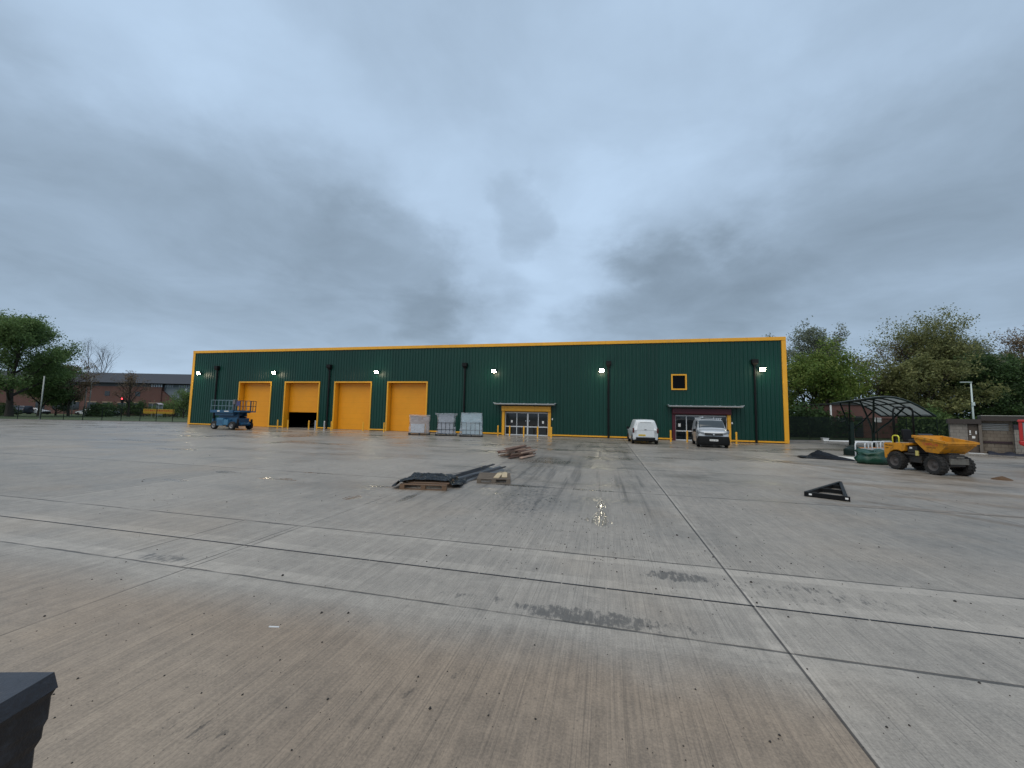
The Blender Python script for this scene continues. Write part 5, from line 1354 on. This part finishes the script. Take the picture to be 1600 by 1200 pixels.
def bush(label, loc, rx, ry, h_, leaf, n, seed, size=.16, name='bush'):
    rs = np.random.RandomState(seed)
    t = thing(name, label, 'bush', loc)
    wd = MB(); rn = random.Random(seed)
    for k in range(14):
        a = rn.uniform(0, 6.28); wd.path([(rn.uniform(-.5, .5) * rx, rn.uniform(-.5, .5) * ry, 0), (math.cos(a) * rx * .4, math.sin(a) * ry * .4, h_ * .5), (math.cos(a) * rx * .7, math.sin(a) * ry * .7, h_ * .8)], [.04, .03, .01], 4, caps=False)
    wd.build('stem', bark, t, fixn=False)
    cl = rs.uniform(-1, 1, (60, 3)); cl[:, 2] = rs.uniform(.1, 1, 60)
    k_ = np.sqrt(np.maximum(0.05, 1 - np.clip(cl[:, 2], 0, 1) ** 2 * .7)); cl[:, 0] *= rx * k_; cl[:, 1] *= ry * k_; cl[:, 2] *= h_ * rs.uniform(.6, 1, 60)
    idx = rs.randint(0, 60, n); P_ = cl[idx] + rs.normal(size=(n, 3)) * np.array((rx, ry, h_)) * .13
    P_[:, 2] = np.abs(P_[:, 2]) + .05
    leaf_mesh('foliage', P_, size, rs, LM[leaf], t)
    return t
bush('dense dark bush growing against the left yard fence', fp(160, 82), 2.9, 1.6, 2.6, 'dark', 4200, 31)
bush('low dark bush before the brick office, left of the traffic light', fp(175, 93), 3.4, 1.5, 2.8, 'dark', 3000, 32)
bush('dark hedge bush behind the traffic light pole', fp(215, 96), 3.8, 1.5, 3.6, 'dark', 3500, 33)
bush('green bush behind the yellow barrier near the warehouse corner', fp(272, 93), 5.0, 1.6, 3.8, 'green', 4200, 34)
bush('dark bush at the foot of the big left tree', fp(8, 74), 3.0, 1.5, 2.2, 'dark', 2200, 35)

# right side
tree('tall feathery tree just behind the right corner of the warehouse', fp(1228, 62), 15.3, 3.2, 'sage', 13600, 0.13, 41, up=.8, base=.25, trunk=.25, stems=2)
tree('tall feathery grey green tree rising above the fresh green one', fp(1272, 64), 16.1, 5.0, 'sage', 23800, 0.13, 42, up=.8, base=.25, trunk=.3, stems=3)
tree('fresh green rounded tree beside the right end of the warehouse', fp(1275, 55), 9.4, 4.7, 'bright', 27000, 0.15, 43, up=.4, base=.12, trunk=.35, twig=1.5)
tree('small bright green tree behind the left end of the cycle shelter', fp(1322, 57), 7.7, 2.8, 'bright', 7650, 0.16, 44, up=.4, base=.15, trunk=.2)
tree('sparse dark branched tree above the cycle shelter roof', fp(1366, 58), 10.7, 4.8, 'olive', 5100, 0.13, 45, up=.5, base=.25, trunk=.28, stems=2, twig=.7)
tree('sparse bronze tinged tree between the dark branched tree and the tall crown', fp(1412, 62), 13.2, 4.4, 'bronze', 4420, 0.13, 46, up=.6, base=.3, trunk=.25)
tree('tallest broad olive green tree on the right skyline', fp(1478, 58), 14.9, 6.1, 'olive', 32000, 0.13, 47, up=.78, base=.18, trunk=.4, stems=4, twig=1.3)
tree('upright grey green tree standing right of the tallest crown', fp(1528, 60), 13.6, 4.6, 'sage', 20400, 0.12, 48, up=.8, base=.2, trunk=.3, stems=3)
tree('thin see-through tree at the right edge of the skyline', fp(1585, 62), 15.4, 4.4, 'bronze', 5440, 0.13, 49, up=.8, base=.3, trunk=.25, stems=2)
tree('pale green tree in the gap between the tallest crown and the right edge', fp(1556, 66), 12.8, 4.6, 'sage', 9000, .17, 57, up=.6, base=.15, trunk=.25, stems=2)
tree('olive tree at the very right edge behind the red machine', fp(1602, 60), 11.2, 4.6, 'olive', 10000, .17, 58, up=.5, base=.12, trunk=.25)
tree('low olive tree behind the block hut roof', fp(1450, 53), 9.0, 4.4, 'olive', 15300, 0.16, 50, up=.4, base=.1, trunk=.2)
tree('low dark green tree behind the lamp column', fp(1530, 54), 9.5, 4.6, 'dark', 15300, 0.16, 51, up=.4, base=.1, trunk=.2)
tree('low dark tree behind the far end of the block hut', fp(1595, 53), 8.0, 4.2, 'dark', 11900, 0.16, 52, up=.4, base=.1, trunk=.2)
tree('low olive tree between the brick substation and the hut', fp(1408, 56), 7.6, 3.8, 'olive', 11050, 0.16, 53, up=.4, base=.1, trunk=.2)
for k, (px, dep, rx, h_, lf, lb) in enumerate(((1245, 50, 3.2, 4.2, 'dark', 'dark bush right behind the warehouse corner'), (1285, 51, 3.4, 3.6, 'dark', 'dark bush at the foot of the fresh green tree'), (1405, 51, 3.0, 3.4, 'dark', 'dark bush right of the brick substation'),
                                               (1450, 49, 3.4, 3.8, 'green', 'green bush left of the block hut'), (1345, 60, 4.0, 4.6, 'dark', 'dark bush behind the brick substation'), (1560, 51, 5.0, 4.2, 'dark', 'dark bush over the hut roof at right'),
    (1255, 72, 5.5, 6.0, 'dark', 'dark undergrowth bush in the gap right of the warehouse'), (1320, 72, 6.0, 5.6, 'dark', 'dark undergrowth bush far behind the shelter left end'), (1395, 70, 6.0, 6.2, 'dark', 'dark undergrowth bush far behind the shelter right end'),
    (1465, 68, 6.0, 6.0, 'dark', 'dark undergrowth bush behind the tallest crown'), (1530, 66, 6.0, 6.0, 'dark', 'dark undergrowth bush behind the lamp column'), (1600, 64, 6.0, 5.6, 'dark', 'dark undergrowth bush at the right edge of the picture'))):
    bush(lb, fp(px, dep), rx, 1.8, h_, lf, 4200, 60 + k, .2)

# ------------------------------------------------------------------ brick substation behind the shelter
def brick_mat(name, c1, c2, mo):
    m, n = newmat(name)
    x, y, z = n.sep(n.coord('Object'))
    bn = n.new('ShaderNodeTexBrick'); n.link(n.comb(x + y, z, 0.0), bn.inputs['Vector'])
    bn.inputs['Scale'].default_value = 1.0; bn.inputs['Brick Width'].default_value = .225; bn.inputs['Row Height'].default_value = .075; bn.inputs['Mortar Size'].default_value = .008
    bn.inputs['Color1'].default_value = (*c1, 1); bn.inputs['Color2'].default_value = (*c2, 1); bn.inputs['Mortar'].default_value = (*mo, 1)
    a = n.noise(n.comb(x, y, z), .6, 4, .6)
    n.out(n.scalecol(bn.outputs[0], .75 + a * .5), .85); return m
brick = brick_mat('red_brick', (.125, .042, .032), (.095, .036, .028), (.12, .10, .085))
s_ = far_spot(1296, 50)
t = thing('brick_substation', 'small red brick building seen under the cycle shelter roof', 'building', (s_.x, s_.y, 0), R(12))
b_ = MB(); b_.box(0, 8.2, 0, 5, 0, 4.1); b_.build('wall', brick, t)
b_ = MB(); b_.box(-.15, 8.35, -.15, 5.15, 4.103, 4.3); b_.build('roof', M('dark_flat_roof', (.03, .03, .03), .8), t)
b_ = MB(); b_.box(2.9, 3.9, -.05, -.003, .1, 2.7); b_.build('door', M('black_door', (.012, .013, .016), .5), t)
for x_ in (.75, 5.2):
    b_ = MB(); b_.box(x_, x_ + 1.0, -.06, -.003, 2.0, 2.55); b_.build('wall_sign', paper, t)
b_ = MB(); b_.box(-.10, .06, -.10, -.003, 1.0, 4.05); b_.build('corner_board', paper, t)

# ------------------------------------------------------------------ left background
# office block: brick storeys, slate hip roof, glazed strip under the eaves
s_ = far_spot(220, 103)
OB = thing('brick_office', 'long red brick office with a dark slate hipped roof on the left', 'office building', (s_.x, s_.y, -.05), math.atan2(RGT.y, RGT.x))
b_ = MB(); b_.box(-75, 5.6, 0, 14, 0, 7.5); b_.build('wall', brick, OB)
gs = M('grey_office_panel', (.17, .21, .24), .5)
b_ = MB(); b_.box(5.602, 22, .8, 14, 0, 8.2); b_.build('grey_wall', gs, OB)
b_ = MB(); b_.prism([(5.61, 0), (9.2, 0), (9.2, 3.6), (5.61, 6.6)], 'y', .2, .79); b_.build('stepped_wall', brick, OB)
b_ = MB(); b_.box(-75, 5.6, .3, 14, 7.503, 8.45); b_.build('eaves_strip', M('dark_eaves', (.03, .033, .04), .5), OB)
b_ = MB(); b_.box(5.603, 22, .9, 14, 8.203, 8.45); b_.build('eaves_band', M('dark_eaves', None), OB)
for k in range(26):
    x_ = 2.6 + k * .62
    if k in (9, 10): continue
    b_ = MB(); b_.box(x_, x_ + .40, .2 if x_ < 5.4 else .72, .29 if x_ < 5.4 else .79, 7.55, 8.2); b_.build('clerestory_pane', M('pale_clerestory', (.42, .47, .54), .3), OB)
for x_ in (10.6, 14.5):
    b_ = MB(); b_.box(x_, x_ + 2.6, .72, .79, 4.4, 5.6); b_.build('window', dark_glass, OB)
b_ = MB(); b_.box(12.2, 12.8, -.6, .0, 0, 7.2); b_.build('column', M('pale_column', (.34, .38, .42), .5), OB)
sl_ = M('slate_roof', (.020, .023, .031), .7, var=.2, scale=1.0)
b_ = MB(); b_.add([(-75.6, -.8, 8.45), (19, -.8, 8.45), (19, 15, 8.45), (-75.6, 15, 8.45), (-70, 6.5, 11.6), (12.5, 6.5, 11.6)], [(0, 1, 5, 4), (1, 2, 5), (2, 3, 4, 5), (3, 0, 4), (3, 2, 1, 0)]); rf_ = b_.build('roof', sl_, OB)
b_ = MB(); b_.beam((12.5, 6.5, 11.62), (19, -.8, 8.5), .25, .12); b_.build('hip_tile', M('pale_hip_tile', (.16, .17, .18), .7), rf_)
for k, x_ in enumerate((-27, -22.5, -18, -13.5, -9.5, -5.5, -1.5, 2.6)):
    b_ = MB(); b_.box(x_, x_ + 2.4, -.05, -.003, 1.2, 3.2); w_ = b_.build('window', dark_glass, OB)
    b_ = MB(); b_.box(x_ - .15, x_ + 2.55, -.10, -.051, 3.203, 3.45); b_.build('lintel', M('buff_lintel', (.30, .22, .15), .8), w_)
    if k % 2 == 0:
        b_ = MB(); b_.box(x_ + .3, x_ + 1.6, -.05, -.003, 5.0, 6.2); b_.build('window', dark_glass, OB)

# poles
pole_m = M('pale_grey_pole', (.33, .34, .31), .6, var=.1)
def pole(label, px, dep, h_, r_, dx_=0.0):
    s_ = far_spot(px, dep); t = thing('pole', label, 'pole', (s_.x, s_.y, 0), 0)
    b_ = MB(); b_.tube((0, 0, 0), (dx_, 0, h_), r_, r_ * .8, 10); b_.build('shaft', pole_m, t, smooth=True)
    b_ = MB(); b_.lathe([(0, .05), (r_ * 2.2, .05), (r_ * 2.2, 0)], 12, 'z'); b_.build('base_plate', pole_m, t)
pole('pale pole standing in the yard before the left fence', 68, 57.5, 6.3, .085)
pole('tall pale pole beyond the fence beside the bronze leaved tree', 110, 82, 8.6, .10)
pole('shorter pale pole beyond the fence, right of the bronze tree', 117, 82, 5.0, .08)
pole('slim pale pole before the left part of the slate roof', 136, 84, 8.4, .09)
pole('slim pale pole right behind the dense dark bush', 143, 84, 8.4, .09)

# traffic light
s_ = far_spot(194, 84)
t = thing('traffic_light', 'traffic light showing red before the brick office', 'traffic light', (s_.x, s_.y, 0), math.atan2(RGT.y, RGT.x))
b_ = MB(); b_.tube((0, 0, 0), (0, 0, 4.2), .06, n=8); b_.build('post', dark_metal, t)
b_ = MB(); b_.box(-.20, .20, -.16, .10, 2.9, 4.0); b_.build('signal_head', black_plastic, t)
b_ = MB(); b_.lathe([(0, -.175), (.15, -.175), (.16, -.161)], 16, 'y', (0, 0, 3.8)); b_.build('red_lamp', emit_mat('red_signal', (1.0, .04, .05), 6.0), t)
for z_ in (3.45, 3.12):
    b_ = MB(); b_.lathe([(0, -.175), (.12, -.175), (.13, -.161)], 12, 'y', (0, 0, z_)); b_.build('dark_lamp', ink, t)
# yellow banner fence
s_ = far_spot(252, 84)
t = thing('yellow_banner', 'long yellow banner with red marks on posts before the office', 'banner', (s_.x, s_.y, 0), math.atan2(RGT.y, RGT.x))
b_ = MB(); b_.box(-3.3, 3.3, -.02, .02, .75, 1.75); b_.build('banner_sheet', M('banner_yellow', (.50, .30, .02), .6, var=.1), t)
mk = MB(); rnq = random.Random(4)
for k in range(16): q = -3.0 + k * .38; mk.box(q, q + rnq.uniform(.12, .28), -.026, -.021, 1.25, 1.25 + rnq.uniform(.2, .38))
mk.build('red_marks', M('banner_red', (.45, .05, .02), .6), t)
for q in (-3.2, -1.1, 1.1, 3.2):
    b_ = MB(); b_.box(q - .03, q + .03, .021, .08, 0, 1.8); b_.build('post', dark_metal, t)
mesh_fence('low dark railing across the grass before the yellow banner', [tuple(far_spot(170, 80))[:2], tuple(far_spot(300, 80))[:2]], .9, .35, (.45, .85), name='railing')
# small arched shelter
s_ = far_spot(249, 86)
t = thing('bus_shelter', 'small pale arched shelter standing behind the yellow banner', 'shelter', (s_.x, s_.y, 0), math.atan2(RGT.y, RGT.x))
b_ = MB(); b_.grid(lambda a, b: (-.75 + 1.5 * a, -.5 + 1.2 * b, 2.75 + .30 * math.sin(PI * a)), 10, 2); b_.build('roof', M('pale_shelter_roof', (.40, .34, .36), .4), t, solid=.05)
for x_ in (-.7, .7):
    for y_ in (-.45, .6): q = MB(); q.tube((x_, y_, 0), (x_, y_, 2.76), .04, n=6); q.build('post', silver, t)
q = MB(); q.box(-.68, .68, .60, .62, .3, 2.6); q.build('back_panel', M('pale_glass', None), t)

# vehicles beyond the grass
car_white = M('car_white', (.60, .62, .63), .3, var=.03, coat=.4); car_dark = M('car_dark_blue', (.015, .022, .04), .3, var=.05, coat=.4)
yaw = math.atan2(RGT.y, RGT.x)
def far_car(label, px, dep, st, paint, flip=False, rz=0):
    s_ = far_spot(px, dep, -.04); van('parked_car' if st is CAR else 'parked_van', label, st, paint, (s_.x, s_.y, -.04), yaw + (PI if flip else 0) + rz, detail=False, cat='car' if st is CAR else 'van', group='vehicles parked beyond the grass')
far_car('dark vehicle parked nearest the big left tree', 18, 90, VAN_BIG, car_dark)
far_car('white car parked right of the pale yard pole', 78, 92, CAR, car_white, True)
far_car('white car parked left of the dense dark bush', 128, 92, CAR, car_white)
far_car('white van parked beside the traffic light', 190, 94, VAN_BIG, car_white, True, R(60))
